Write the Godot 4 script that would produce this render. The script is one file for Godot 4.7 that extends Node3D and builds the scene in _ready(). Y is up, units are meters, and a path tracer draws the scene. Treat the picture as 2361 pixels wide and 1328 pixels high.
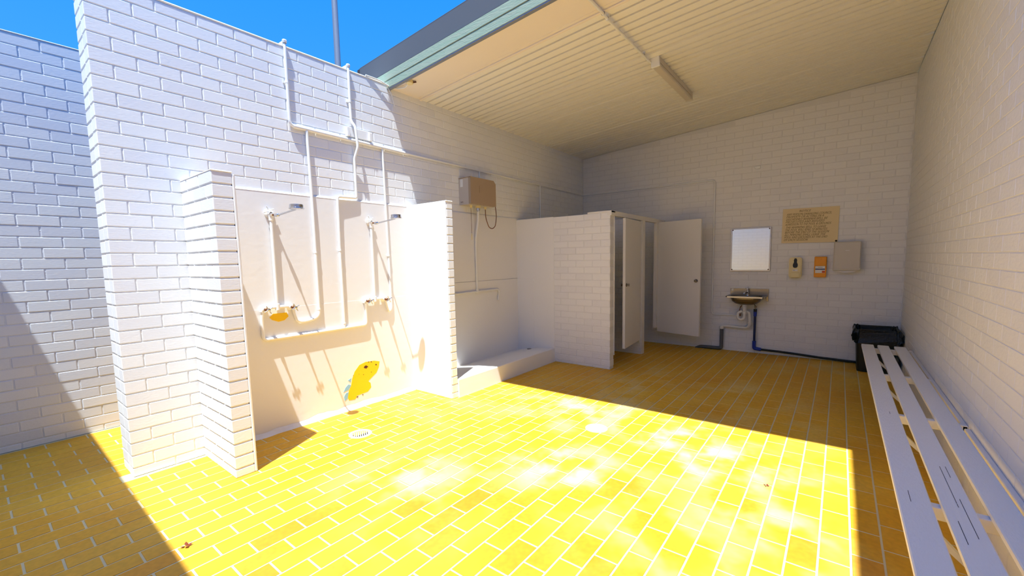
extends Node3D
# An open-air pool changing room: whitewashed brick walls, yellow paved floor, a lean-to roof over the far half.
# World: x runs from the shower wall (x = 0) to the bench wall (x = 4.41), z from the front (+1) to the basin wall (-6.42), y up from the floor.

const WALL_R := 4.41
const BACK := -6.42
const OUTER := -1.353
const TOP := 3.245
const COURSE := 0.086
const PITCH := 0.24
const SLOPE := 0.0735

var M := {}
var rng := RandomNumberGenerator.new()
var box_cache := {}
var eye := Vector3(3.775, 1.432, 0.61)

func _ready() -> void:
	rng.seed = 20240611
	# ---- camera
	var cam := Camera3D.new()
	cam.name = "camera"
	cam.projection = Camera3D.PROJECTION_FRUSTUM
	cam.near = 0.05
	cam.far = 200.0
	cam.size = 0.05 * 1328.0 / 978.48
	cam.frustum_offset = Vector2(-0.05 * 7.948 / 978.48, 0.05 * 28.505 / 978.48)
	cam.position = eye
	cam.rotation = Vector3(-0.0952655, 0.652387, -0.0185061)
	add_child(cam)
	cam.current = true
	# ---- sky, sun, exposure
	var sky_mat := ProceduralSkyMaterial.new()
	sky_mat.sky_top_color = Color(0.04, 0.54, 1.0)
	sky_mat.sky_horizon_color = Color(0.38, 0.72, 1.0)
	sky_mat.sky_curve = 0.25
	sky_mat.sky_energy_multiplier = 1.0
	sky_mat.ground_bottom_color = Color(0.45, 0.43, 0.38)
	sky_mat.ground_horizon_color = Color(0.5, 0.52, 0.52)
	var sky := Sky.new()
	sky.sky_material = sky_mat
	var env := Environment.new()
	env.background_mode = Environment.BG_SKY
	env.sky = sky
	env.background_energy_multiplier = 1.2
	env.tonemap_mode = Environment.TONE_MAPPER_LINEAR
	env.tonemap_exposure = 0.97
	env.sdfgi_enabled = true
	env.ssao_enabled = true
	env.ssil_enabled = true
	var we := WorldEnvironment.new()
	we.name = "world_environment"
	we.environment = env
	add_child(we)
	var sun := DirectionalLight3D.new()
	sun.name = "sun"
	sun.light_color = Color(0.955, 0.985, 1.0)
	sun.light_energy = 3.0
	sun.light_angular_distance = 0.53
	sun.shadow_enabled = true
	sun.sky_mode = DirectionalLight3D.SKY_MODE_LIGHT_ONLY
	add_child(sun)
	sun.look_at_from_position(Vector3.ZERO, Vector3(-0.145, -1.0, -0.29), Vector3.FORWARD)

	make_materials()
	build_floor()
	build_walls()
	build_roof()
	build_trough()
	build_cubicles()
	build_bench()
	build_showers()
	build_pipes()
	build_cistern()
	build_basin()
	build_wall_fittings()
	build_small_things()

# ------------------------------------------------------------------ mesh building
class MB:
	var v := PackedVector3Array()
	var n := PackedVector3Array()
	func tri(a: Vector3, b: Vector3, c: Vector3) -> void:   # a, b, c counter-clockwise seen from outside
		var k := (b - a).cross(c - a)
		if k.length_squared() < 1e-16: return
		k = k.normalized()
		v.append_array([a, c, b]); n.append_array([k, k, k])
	func trin(a: Vector3, b: Vector3, c: Vector3, na: Vector3, nb: Vector3, nc: Vector3) -> void:
		v.append_array([a, c, b]); n.append_array([na, nc, nb])
	func quad(a: Vector3, b: Vector3, c: Vector3, d: Vector3) -> void:
		tri(a, b, c); tri(a, c, d)
	func box(lo: Vector3, hi: Vector3, ch := 0.0) -> void:
		add_hexa([Vector3(lo.x, lo.y, lo.z), Vector3(hi.x, lo.y, lo.z), Vector3(hi.x, hi.y, lo.z), Vector3(lo.x, hi.y, lo.z),
			Vector3(lo.x, lo.y, hi.z), Vector3(hi.x, lo.y, hi.z), Vector3(hi.x, hi.y, hi.z), Vector3(lo.x, hi.y, hi.z)], ch)
	# eight corners: 0-3 the far face (z low) and 4-7 the near face, each x-low y-low, x-high y-low, x-high y-high, x-low y-high
	func add_hexa(p: Array, ch := 0.0) -> void:
		var faces := [[4, 5, 6, 7], [1, 0, 3, 2], [5, 1, 2, 6], [0, 4, 7, 3], [7, 6, 2, 3], [0, 1, 5, 4]]
		if ch <= 0.0:
			for f in faces: quad(p[f[0]], p[f[1]], p[f[2]], p[f[3]])
			return
		var inset := {}   # face, corner -> point pulled in along the two edges of the face
		for fi in 6:
			var f: Array = faces[fi]
			for k in 4:
				var a: Vector3 = p[f[k]]
				var b: Vector3 = p[f[(k + 1) % 4]]
				var c: Vector3 = p[f[(k + 3) % 4]]
				inset[fi * 8 + f[k]] = a + (b - a).normalized() * minf(ch, a.distance_to(b) * 0.45) + (c - a).normalized() * minf(ch, a.distance_to(c) * 0.45)
			quad(inset[fi * 8 + f[0]], inset[fi * 8 + f[1]], inset[fi * 8 + f[2]], inset[fi * 8 + f[3]])
		for fi in 6:
			var f: Array = faces[fi]
			for k in 4:
				var a: int = f[k]
				var b: int = f[(k + 1) % 4]
				for gi in range(fi + 1, 6):
					if faces[gi].has(a) and faces[gi].has(b):
						quad(inset[fi * 8 + b], inset[fi * 8 + a], inset[gi * 8 + a], inset[gi * 8 + b])
		for c in 8:
			var at := []
			for fi in 6:
				if faces[fi].has(c): at.append(inset[fi * 8 + c])
			var mid: Vector3 = (at[0] + at[1] + at[2]) / 3.0
			var all := Vector3.ZERO
			for q in p: all += q
			if (at[1] - at[0]).cross(at[2] - at[0]).dot(mid - all / 8.0) > 0: tri(at[0], at[1], at[2])
			else: tri(at[0], at[2], at[1])
	# a round bar along a line of points, its radius may change from point to point
	func tube(path: Array, r, seg := 12, caps := true) -> void:
		var count := path.size()
		var rings := []
		var normals := []
		var side := Vector3.ZERO
		for i in count:
			var here: Vector3 = path[i]
			var t: Vector3
			if i == 0: t = path[1] - path[0]
			elif i == count - 1: t = path[i] - path[i - 1]
			else: t = (path[i + 1] - path[i]).normalized() + (path[i] - path[i - 1]).normalized()
			t = t.normalized()
			if side == Vector3.ZERO:
				side = t.cross(Vector3.UP) if absf(t.y) < 0.9 else t.cross(Vector3.RIGHT)
			side = (side - t * side.dot(t)).normalized()
			var up := t.cross(side)
			var rad: float = r[i] if r is Array else r
			var ring := []
			var ns := []
			for s in seg:
				var a := TAU * s / seg
				var d := side * cos(a) + up * sin(a)
				ring.append(here + d * rad); ns.append(d)
			rings.append(ring); normals.append(ns)
		for i in count - 1:
			for s in seg:
				var q := (s + 1) % seg
				trin(rings[i][s], rings[i][q], rings[i + 1][q], normals[i][s], normals[i][q], normals[i + 1][q])
				trin(rings[i][s], rings[i + 1][q], rings[i + 1][s], normals[i][s], normals[i + 1][q], normals[i + 1][s])
		if caps:
			for s in seg:
				var q := (s + 1) % seg
				tri(path[0], rings[0][q], rings[0][s])
				tri(path[count - 1], rings[count - 1][s], rings[count - 1][q])
	# turned about the axis from o along ax: profile of (distance along, radius)
	func lathe(o: Vector3, ax: Vector3, profile: Array, seg := 20) -> void:
		ax = ax.normalized()
		var s := ax.cross(Vector3.UP) if absf(ax.y) < 0.9 else ax.cross(Vector3.RIGHT)
		s = s.normalized()
		var u := ax.cross(s)
		for i in profile.size() - 1:
			var a: Vector2 = profile[i]
			var b: Vector2 = profile[i + 1]
			var slope := Vector2(b.y - a.y, -(b.x - a.x))
			if slope.length() < 1e-9: continue
			slope = slope.normalized()
			for k in seg:
				var d0 := s * cos(TAU * k / seg) + u * sin(TAU * k / seg)
				var d1 := s * cos(TAU * (k + 1) / seg) + u * sin(TAU * (k + 1) / seg)
				var n0 := -(ax * slope.x + d0 * slope.y)
				var n1 := -(ax * slope.x + d1 * slope.y)
				var p00 := o + ax * a.x + d0 * a.y
				var p01 := o + ax * a.x + d1 * a.y
				var p10 := o + ax * b.x + d0 * b.y
				var p11 := o + ax * b.x + d1 * b.y
				if a.y > 1e-7: trin(p00, p01, p11, n0, n1, n1)
				if b.y > 1e-7: trin(p00, p11, p10, n0, n1, n0)
	# an outline in the plane of two axes, given counter-clockwise seen from u x w, with thickness along u x w
	func prism(outline: Array, o: Vector3, u: Vector3, w: Vector3, depth: float) -> void:
		var k := u.cross(w).normalized()
		var poly := PackedVector2Array(outline)
		if Geometry2D.is_polygon_clockwise(poly): poly.reverse()
		var pts := []
		for q in poly: pts.append(o + u * q.x + w * q.y)
		var idx := Geometry2D.triangulate_polygon(poly)
		for i in range(0, idx.size(), 3):
			var a: Vector3 = pts[idx[i]]
			var b: Vector3 = pts[idx[i + 1]]
			var c: Vector3 = pts[idx[i + 2]]
			if (b - a).cross(c - a).dot(k) < 0:
				var sw := b
				b = c; c = sw
			tri(a + k * depth, b + k * depth, c + k * depth)
			tri(a, c, b)
		for i in pts.size():
			var a: Vector3 = pts[i]
			var b: Vector3 = pts[(i + 1) % pts.size()]
			quad(a, b, b + k * depth, a + k * depth)
	func mesh() -> ArrayMesh:
		var a := []
		a.resize(Mesh.ARRAY_MAX)
		a[Mesh.ARRAY_VERTEX] = v
		a[Mesh.ARRAY_NORMAL] = n
		var m := ArrayMesh.new()
		m.add_surface_from_arrays(Mesh.PRIMITIVE_TRIANGLES, a)
		return m

func boxmesh(size: Vector3, ch: float) -> ArrayMesh:
	var key := "%d_%d_%d_%d" % [roundi(size.x * 2000), roundi(size.y * 2000), roundi(size.z * 2000), roundi(ch * 10000)]
	if not box_cache.has(key):
		var b := MB.new()
		b.box(-size / 2, size / 2, ch)
		box_cache[key] = b.mesh()
	return box_cache[key]

func arc(points: Array, r: float, steps := 5) -> Array:   # the line of points with its corners rounded
	var out := [points[0]]
	for i in range(1, points.size() - 1):
		var p: Vector3 = points[i]
		var a: Vector3 = points[i - 1] - p
		var b: Vector3 = points[i + 1] - p
		var d := minf(r, minf(a.length(), b.length()) * 0.48)
		var s := p + a.normalized() * d
		var e := p + b.normalized() * d
		for k in steps + 1:
			var t := float(k) / steps
			out.append(s.lerp(p, t).lerp(p.lerp(e, t), t))
	out.append(points[-1])
	return out

func soft_rect(w: float, h: float, r: float, steps := 5) -> Array:   # rounded rectangle round the origin
	var out := []
	for c in [[1, 1, 0.0], [-1, 1, 90.0], [-1, -1, 180.0], [1, -1, 270.0]]:
		for k in steps + 1:
			var a := deg_to_rad(c[2] + 90.0 * k / steps)
			out.append(Vector2(c[0] * (w / 2 - r) + cos(a) * r, c[1] * (h / 2 - r) + sin(a) * r))
	return out

func disc(r: float, seg := 24) -> Array:
	var out := []
	for k in seg: out.append(Vector2(cos(TAU * k / seg), sin(TAU * k / seg)) * r)
	return out

# ------------------------------------------------------------------ scene nodes
func tag(o: Node3D, label: String, category := "", group := "", kind := "") -> Node3D:
	o.set_meta("label", label)
	if category: o.set_meta("category", category)
	if group: o.set_meta("group", group)
	if kind: o.set_meta("kind", kind)
	return o

func thing(called: String, label: String, category: String, at := Vector3.ZERO, group := "") -> Node3D:
	var o := Node3D.new()
	o.name = called
	o.position = at
	add_child(o, true)
	tag(o, label, category, group)
	return o

func part(parent: Node3D, called: String, mesh: Mesh, mat: Material, at := Transform3D()) -> MeshInstance3D:
	var o := MeshInstance3D.new()
	o.name = called
	o.mesh = mesh
	o.material_override = mat
	o.transform = at
	parent.add_child(o, true)
	return o

func struct(called: String, mesh: Mesh, mat: Material, label: String, category: String) -> MeshInstance3D:
	var o := part(self, called, mesh, mat)
	tag(o, label, category, "", "structure")
	return o

func bx(lo: Vector3, hi: Vector3, ch := 0.0) -> ArrayMesh:
	var b := MB.new()
	b.box(Vector3(minf(lo.x, hi.x), minf(lo.y, hi.y), minf(lo.z, hi.z)), Vector3(maxf(lo.x, hi.x), maxf(lo.y, hi.y), maxf(lo.z, hi.z)), ch)
	return b.mesh()

# ------------------------------------------------------------------ materials
func noise(freq: float, seed_: int, oct := 4, type := FastNoiseLite.TYPE_SIMPLEX_SMOOTH) -> FastNoiseLite:
	var f := FastNoiseLite.new()
	f.noise_type = type
	f.frequency = freq
	f.seed = seed_
	f.fractal_octaves = oct
	return f

func bump_tex(freq: float, seed_: int, strength: float, size := 512, oct := 4) -> NoiseTexture2D:
	var t := NoiseTexture2D.new()
	t.width = size; t.height = size
	t.seamless = true
	t.as_normal_map = true
	t.bump_strength = strength
	t.noise = noise(freq, seed_, oct)
	return t

func mat(c: Color, rough := 0.8, metal := 0.0) -> StandardMaterial3D:
	var m := StandardMaterial3D.new()
	m.albedo_color = c
	m.roughness = rough
	m.metallic = metal
	return m

func rough_mat(c: Color, rough: float, tex: Texture2D, scale: Vector3, amount: float) -> StandardMaterial3D:
	var m := mat(c, rough)
	m.uv1_triplanar = true
	m.uv1_world_triplanar = true
	m.uv1_scale = scale
	m.normal_enabled = true
	m.normal_texture = tex
	m.normal_scale = amount
	return m

func make_materials() -> void:
	var crinkle := bump_tex(0.022, 5, 6.0, 512, 4)
	var fine := bump_tex(0.05, 9, 5.0, 512, 3)
	M.brick = []
	for c in [Color(0.935, 0.935, 0.935), Color(0.92, 0.92, 0.925), Color(0.945, 0.945, 0.94)]:
		M.brick.append(rough_mat(c, 0.75, crinkle, Vector3(2.4, 6.0, 2.4), 0.15))
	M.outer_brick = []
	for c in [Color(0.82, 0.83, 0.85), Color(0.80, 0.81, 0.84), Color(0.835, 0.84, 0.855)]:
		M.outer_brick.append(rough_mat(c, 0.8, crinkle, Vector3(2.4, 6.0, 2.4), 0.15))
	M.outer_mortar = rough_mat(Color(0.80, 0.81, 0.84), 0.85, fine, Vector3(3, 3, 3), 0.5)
	M.mortar = rough_mat(Color(0.92, 0.92, 0.915), 0.85, fine, Vector3(3, 3, 3), 0.5)
	M.smooth_brick = []
	for c in [Color(0.93, 0.92, 0.91), Color(0.92, 0.91, 0.905), Color(0.935, 0.925, 0.915)]:
		M.smooth_brick.append(rough_mat(c, 0.7, crinkle, Vector3(1.6, 3.0, 1.6), 0.35))
	M.smooth_mortar = rough_mat(Color(0.9, 0.89, 0.88), 0.8, fine, Vector3(3, 3, 3), 0.4)
	M.plaster = rough_mat(Color(0.935, 0.925, 0.91), 0.75, crinkle, Vector3(0.9, 1.2, 0.9), 0.05)
	M.white = mat(Color(0.95, 0.95, 0.94), 0.5)
	M.white_wood = rough_mat(Color(0.93, 0.92, 0.91), 0.55, fine, Vector3(6, 6, 0.6), 0.25)
	M.door = mat(Color(0.91, 0.895, 0.87), 0.5)
	M.cream_sheet = rough_mat(Color(0.965, 0.945, 0.90), 0.5, fine, Vector3(1, 1, 1), 0.05)
	M.soffit = mat(Color(0.945, 0.9, 0.84), 0.75)
	M.green = rough_mat(Color(0.66, 0.68, 0.60), 0.8, bump_tex(0.03, 21, 6.0), Vector3(0.6, 6, 6), 0.5)
	M.green.albedo_texture = green_tex()
	M.grey_metal = mat(Color(0.38, 0.375, 0.37), 0.5, 0.0)
	M.dark = mat(Color(0.03, 0.03, 0.03), 0.8)
	M.black_plastic = mat(Color(0.035, 0.035, 0.04), 0.45)
	M.bin_bag = rough_mat(Color(0.03, 0.03, 0.032), 0.38, crinkle, Vector3(3, 3, 3), 1.0)
	M.chrome = mat(Color(0.80, 0.81, 0.84), 0.12, 1.0)
	M.steel = mat(Color(0.55, 0.52, 0.48), 0.3, 1.0)
	M.brass = mat(Color(0.55, 0.38, 0.28), 0.4, 1.0)
	M.galv = rough_mat(Color(0.55, 0.57, 0.62), 0.5, fine, Vector3(2, 2, 2), 0.2)
	M.galv.metallic = 0.3
	M.cistern = mat(Color(0.80, 0.755, 0.69), 0.42)
	M.cistern_front = mat(Color(0.69, 0.60, 0.49), 0.42)
	M.pvc = mat(Color(0.92, 0.91, 0.88), 0.4)
	M.grey_pvc = mat(Color(0.36, 0.36, 0.38), 0.5)
	M.blue = mat(Color(0.10, 0.20, 0.62), 0.45)
	M.blue_stripe = mat(Color(0.07, 0.12, 0.33), 0.45)
	M.mirror = mat(Color(0.93, 0.95, 0.94), 0.03, 1.0)
	M.alu = mat(Color(0.82, 0.80, 0.77), 0.35, 0.8)
	M.board = rough_mat(Color(0.92, 0.83, 0.63), 0.6, fine, Vector3(1, 1, 1), 0.1)
	M.ink = mat(Color(0.42, 0.29, 0.10), 0.7)
	M.cream_plastic = mat(Color(0.93, 0.86, 0.64), 0.4)
	M.orange_plastic = mat(Color(0.97, 0.62, 0.02), 0.4)
	M.smoke = mat(Color(0.06, 0.065, 0.06), 0.15)
	M.paper = mat(Color(0.94, 0.92, 0.9), 0.9)
	M.label_blue = mat(Color(0.22, 0.25, 0.40), 0.7)
	M.label_red = mat(Color(0.85, 0.35, 0.2), 0.7)
	M.dispenser = mat(Color(0.83, 0.79, 0.72), 0.4)
	M.old_yellow = rough_mat(Color(1.0, 0.80, 0.0), 0.6, fine, Vector3(4, 4, 4), 0.5)
	M.old_blue = mat(Color(0.56, 0.75, 0.86), 0.7)
	M.rust = mat(Color(0.36, 0.2, 0.1), 0.9)
	M.drain = mat(Color(0.86, 0.83, 0.8), 0.5)
	M.grout = rough_mat(Color(0.86, 0.82, 0.66), 0.9, fine, Vector3(2, 2, 2), 0.4)
	M.ground = mat(Color(0.4, 0.42, 0.3), 0.95)
	M.timber_dark = mat(Color(0.2, 0.2, 0.22), 0.8)
	M.leaf = mat(Color(0.5, 0.2, 0.07), 0.8)
	var floor_map := floor_tex()
	M.tile = []
	for c in [Color(1, 1, 1), Color(0.97, 0.945, 0.93), Color(1.0, 0.955, 0.85), Color(0.96, 0.88, 0.8), Color(1.0, 0.92, 0.8), Color(1.0, 1.0, 1.0), Color(0.985, 0.97, 0.95)]:
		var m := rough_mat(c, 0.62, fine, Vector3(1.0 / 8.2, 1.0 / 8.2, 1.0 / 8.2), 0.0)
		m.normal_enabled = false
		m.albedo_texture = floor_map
		M.tile.append(m)

func green_tex() -> ImageTexture:   # weathered pale green paint, worn along the grain
	var w := 512
	var h := 128
	var im := Image.create(w, h, false, Image.FORMAT_RGB8)
	var a := noise(0.012, 71, 4)
	var b := noise(0.2, 72, 2)
	for y in h:
		for x in w:
			var t := 0.5 + 0.5 * a.get_noise_2d(x * 0.5, y * 3.0) + 0.12 * b.get_noise_2d(x * 0.2, y)
			im.set_pixel(x, y, Color(0.86, 0.97, 0.93).lerp(Color(1.0, 1.0, 0.98), clampf(t, 0, 1)))
	return ImageTexture.create_from_image(im)

func floor_tex() -> ImageTexture:   # the yellow glaze over 8.2 m of floor: mottling, sandy specks and pale scale where water has dried
	var n := 1024
	var side := 8.2
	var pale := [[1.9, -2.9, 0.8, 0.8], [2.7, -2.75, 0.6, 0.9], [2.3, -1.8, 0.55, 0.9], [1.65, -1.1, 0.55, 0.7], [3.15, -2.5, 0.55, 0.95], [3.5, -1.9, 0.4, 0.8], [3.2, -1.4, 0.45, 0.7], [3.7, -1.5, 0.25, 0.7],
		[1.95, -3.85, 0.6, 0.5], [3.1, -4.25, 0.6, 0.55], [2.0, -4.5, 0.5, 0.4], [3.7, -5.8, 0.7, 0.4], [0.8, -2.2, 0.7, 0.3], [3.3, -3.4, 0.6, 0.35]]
	var cloud := noise(0.9, 31, 4)
	var patch := noise(1.9, 32, 4)
	var grain := noise(28.0, 33, 2)
	var data := PackedByteArray()
	data.resize(n * n * 3)
	for j in n:
		var z := (float(j) + 0.5) / n * side - side
		if z < -7.0: z += side
		for i in n:
			var x := (float(i) + 0.5) / n * side
			if x > 5.2: x -= side
			var area := 0.06
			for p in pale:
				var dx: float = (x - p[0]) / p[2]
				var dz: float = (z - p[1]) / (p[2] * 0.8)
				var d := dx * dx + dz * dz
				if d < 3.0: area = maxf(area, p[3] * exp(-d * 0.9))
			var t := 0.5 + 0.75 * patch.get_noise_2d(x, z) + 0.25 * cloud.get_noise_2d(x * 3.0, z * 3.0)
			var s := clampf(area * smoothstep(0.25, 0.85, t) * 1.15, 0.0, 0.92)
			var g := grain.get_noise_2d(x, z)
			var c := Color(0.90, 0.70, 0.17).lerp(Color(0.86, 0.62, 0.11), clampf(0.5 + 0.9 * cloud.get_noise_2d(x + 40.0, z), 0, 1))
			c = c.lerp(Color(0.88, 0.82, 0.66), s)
			c = c * (1.0 + 0.05 * g)
			var k := (j * n + i) * 3
			data[k] = clampi(int(c.r * 255), 0, 255)
			data[k + 1] = clampi(int(c.g * 255), 0, 255)
			data[k + 2] = clampi(int(c.b * 255), 0, 255)
	return ImageTexture.create_from_image(Image.create_from_data(n, n, false, Image.FORMAT_RGB8, data))

# ------------------------------------------------------------------ bricks
# Bricks on one face of a wall. o: the point of the face at floor level where u starts; u: along; w: out of the wall.
# keep: how many (the nearest) become parts of their own; the rest are joined.
func lay(parent: Node3D, o: Vector3, u: Vector3, w: Vector3, length: float, y_first: float, top: float, phase: Array, mats: Array, opt := {}) -> void:
	var depth: float = opt.get("depth", 0.05)
	var ch: float = opt.get("chamfer", 0.004)
	var gap: float = opt.get("gap", 0.0065)
	var jitter: float = opt.get("jitter", 0.0012)
	var keep: int = opt.get("keep", 300)
	var first: float = opt.get("first", 0.0)
	var skip: Array = opt.get("skip", [])      # [from, to, up to this height]: bricks hidden behind render
	var rake: float = opt.get("rake", 0.0)     # the top of the wall rises so much per metre
	var basis := Basis(Vector3.UP.cross(w), Vector3.UP, w)
	var todo := []
	var n := -1
	while true:
		var y0 := y_first + COURSE * n + 0.003
		var y1 := y0 + COURSE - gap
		if y0 > top - 0.02: break
		y0 = maxf(y0, 0.0); y1 = minf(y1, top)
		if y1 - y0 > 0.012:
			var joint: float = phase[0] if n % 2 == 0 else phase[1]
			while joint > first + 0.02: joint -= PITCH
			while joint < length:
				var a := maxf(joint + gap / 2, first)
				var b := minf(joint + PITCH - gap / 2, length)
				joint += PITCH
				if b - a < 0.015: continue
				var covered := rake > 0.0 and y1 > 3.205 + rake * a
				for q in skip:
					if a > q[0] and b < q[1] and y1 < q[2]: covered = true
				if covered: continue
				todo.append([a, b, y0, y1])
		n += 1
	var placed := []
	for q in todo:
		var size := Vector3(q[1] - q[0], q[3] - q[2], depth)
		var at: Vector3 = o + u * (q[0] + q[1]) / 2 + Vector3.UP * (q[2] + q[3]) / 2 - w * (depth / 2 + rng.randf_range(0.0, jitter))
		var turn := Basis(w, rng.randf_range(-0.003, 0.003)) * Basis(Vector3.UP, rng.randf_range(-0.003, 0.003))
		placed.append([at.distance_to(eye), size, Transform3D(turn * basis, at)])
	place_pieces(parent, "brick", placed, mats, ch, keep)

func place_pieces(parent: Node3D, called: String, placed: Array, mats: Array, ch: float, keep: int) -> void:
	placed.sort_custom(func(a, b): return a[0] < b[0])
	var rest := SurfaceTool.new()
	var any := false
	for i in placed.size():
		var q: Array = placed[i]
		var me := boxmesh(q[1], ch)
		if i < keep:
			var p := MeshInstance3D.new()
			p.name = called if i == 0 else "%s_%03d" % [called, i]
			p.mesh = me
			p.material_override = mats[rng.randi() % mats.size()]
			p.transform = q[2]
			parent.add_child(p)
		else:
			rest.append_from(me, 0, q[2])
			any = true
	if any:
		var p := part(parent, called + "work" if called == "brick" else called + "_field", rest.commit(), mats[0])
		p.set_meta("kind", "stuff")

# ------------------------------------------------------------------ floor
func build_floor() -> void:
	var slab := MB.new()
	slab.box(Vector3(-1.7, -0.25, -6.7), Vector3(4.7, -0.0025, 1.3))
	var f := struct("floor", slab.mesh(), M.grout, "yellow brick-shaped floor pavers in running bond with pale grout lines", "floor")
	var placed := []
	for k in range(-5, 43):
		var x1 := 3.876 - 0.124 * k
		var x0 := x1 - 0.124
		var z := (0.417 if k % 2 == 0 else 0.54) + 0.241 * 3
		while z > BACK:
			var za := minf(z - 0.005, 1.05)
			var zb := maxf(z - 0.236, BACK)
			z -= 0.241
			var a := maxf(x0 + 0.005, OUTER)
			var b := minf(x1 - 0.0045, WALL_R)
			if b - a < 0.02 or za - zb < 0.02: continue
			var mx := (a + b) / 2
			var mz := (za + zb) / 2
			if mx > -0.25 and mx < -0.02 and mz < -0.05: continue   # under the shower wall
			if mx < -0.2 and mz < -3.0: continue
			var cut := false
			for d in [Vector2(0.63, -1.325), Vector2(2.195, -2.553)]:
				if Vector2(mx, mz).distance_to(d) < 0.07: cut = true
			if cut: continue
			var at := Vector3(mx, -0.006 + rng.randf_range(-0.0007, 0.0007), mz)
			var behind := 0.0 if (at - eye).dot(Vector3(-0.607, 0, -0.795)) > -0.1 else 6.0
			placed.append([at.distance_to(eye) + behind, Vector3(b - a, 0.012, za - zb), Transform3D(Basis(Vector3.UP, rng.randf_range(-0.004, 0.004)), at)])
	place_pieces(f, "tile", placed, M.tile, 0.0015, 300)
	struct("ground", bx(Vector3(-30, -0.6, -40), Vector3(30, -0.26, 20)), M.ground, "dry grass ground outside the walls", "ground")

# ------------------------------------------------------------------ walls
func build_walls() -> void:
	var up := Vector3.UP
	var back := Vector3(0, 0, -1)
	# the long wall with the showers and the trough
	var wl := struct("wall_left", bx(Vector3(-0.27, 0, BACK), Vector3(-0.005, TOP - 0.012, -0.005)), M.mortar, "long white painted brick wall carrying the showers and the urinal", "wall")
	lay(wl, Vector3.ZERO, back, Vector3.RIGHT, -BACK, 0.061, TOP - 0.012, [0.115, 0.235], M.brick, {"keep": 300, "first": 0.0, "depth": 0.11,
		"skip": [[0.535, 2.405, 2.02], [2.48, 4.385, 2.02]]})
	var ends := []   # the far leaf of the wall shows at its end
	for n in range(-1, 37):
		var y0 := maxf(0.061 + COURSE * n + 0.003, 0)
		var y1 := minf(0.061 + COURSE * (n + 1) - 0.007, TOP - 0.012)
		if y1 - y0 < 0.01: continue
		ends.append([1.0, Vector3(0.148, y1 - y0, 0.11), Transform3D(Basis(), Vector3(-0.196, (y0 + y1) / 2, -0.056))])
	place_end(wl, ends)
	part(wl, "coping", bx(Vector3(-0.272, TOP - 0.011, BACK), Vector3(0.003, TOP + 0.008, 0.003), 0.009), M.mortar)
	# the wall beyond the entrance
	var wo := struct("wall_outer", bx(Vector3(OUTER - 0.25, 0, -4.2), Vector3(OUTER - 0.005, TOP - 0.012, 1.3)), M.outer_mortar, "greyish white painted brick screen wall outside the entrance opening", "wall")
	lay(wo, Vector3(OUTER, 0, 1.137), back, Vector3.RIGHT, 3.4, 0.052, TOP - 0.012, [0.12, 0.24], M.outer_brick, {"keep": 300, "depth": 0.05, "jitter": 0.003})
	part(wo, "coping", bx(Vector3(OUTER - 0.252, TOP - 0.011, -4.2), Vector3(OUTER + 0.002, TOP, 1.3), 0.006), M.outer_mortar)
	# the bench wall
	var wr := MB.new()
	wr.add_hexa([Vector3(WALL_R + 0.003, 0, BACK - 0.24), Vector3(WALL_R + 0.24, 0, BACK - 0.24), Vector3(WALL_R + 0.24, 3.56, BACK - 0.24), Vector3(WALL_R + 0.003, 3.545, BACK - 0.24),
		Vector3(WALL_R + 0.003, 0, 1.3), Vector3(WALL_R + 0.24, 0, 1.3), Vector3(WALL_R + 0.24, 3.56, 1.3), Vector3(WALL_R + 0.003, 3.545, 1.3)])
	var w_right := struct("wall_right", wr.mesh(), M.smooth_mortar, "smooth off-white brick wall behind the slatted bench", "wall")
	lay(w_right, Vector3(WALL_R, 0, 1.0), back, Vector3.LEFT, 7.41, 0.049, 3.54, [0.171, 0.291], M.smooth_brick, {"keep": 300, "depth": 0.03, "gap": 0.007, "chamfer": 0.002, "jitter": 0.0008,
		"skip": [[-0.1, 2.6, 9.0]]})
	# the basin wall under the lowest part of the roof
	var wb := MB.new()
	wb.add_hexa([Vector3(-0.27, 0, BACK - 0.24), Vector3(WALL_R + 0.24, 0, BACK - 0.24), Vector3(WALL_R + 0.24, 3.553, BACK - 0.24), Vector3(-0.27, 3.19, BACK - 0.24),
		Vector3(-0.27, 0, BACK - 0.003), Vector3(WALL_R + 0.24, 0, BACK - 0.003), Vector3(WALL_R + 0.24, 3.553, BACK - 0.003), Vector3(-0.27, 3.19, BACK - 0.003)])
	var w_back := struct("wall_back", wb.mesh(), M.smooth_mortar, "off-white brick wall with the basin, mirror and notice", "wall")
	lay(w_back, Vector3(0, 0, BACK), Vector3.RIGHT, Vector3(0, 0, 1), WALL_R, 0.037, 3.5, [0.078, 0.19], M.smooth_brick, {"keep": 300, "depth": 0.03, "gap": 0.007, "chamfer": 0.002, "jitter": 0.0008,
		"rake": SLOPE})
	# the wall at the photographer's back
	var wf := MB.new()
	wf.add_hexa([Vector3(-1.6, 0, 0.955), Vector3(4.65, 0, 1.065), Vector3(4.65, 3.26, 1.065), Vector3(-1.6, 3.26, 0.955),
		Vector3(-1.6, 0, 1.19), Vector3(4.65, 0, 1.30), Vector3(4.65, 3.26, 1.30), Vector3(-1.6, 3.26, 1.19)])
	var w_front := struct("wall_front", wf.mesh(), M.mortar, "white brick wall seen only in the mirror", "wall")
	var rot := Basis(Vector3.UP, atan2(-0.11, 6.25))
	lay(w_front, Vector3(4.41, 0, 1.054), rot * Vector3.LEFT, rot * Vector3(0, 0, -1), 5.7, 0.05, 3.25, [0.1, 0.22], M.brick, {"keep": 0, "depth": 0.02})
	# short screen walls either side of the showers
	var s1 := struct("wall_shower", bx(Vector3(0.0, 0, -0.521), Vector3(0.597, 2.02, -0.416)), M.mortar, "short brick screen wall between entrance and first shower", "wall")
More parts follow.
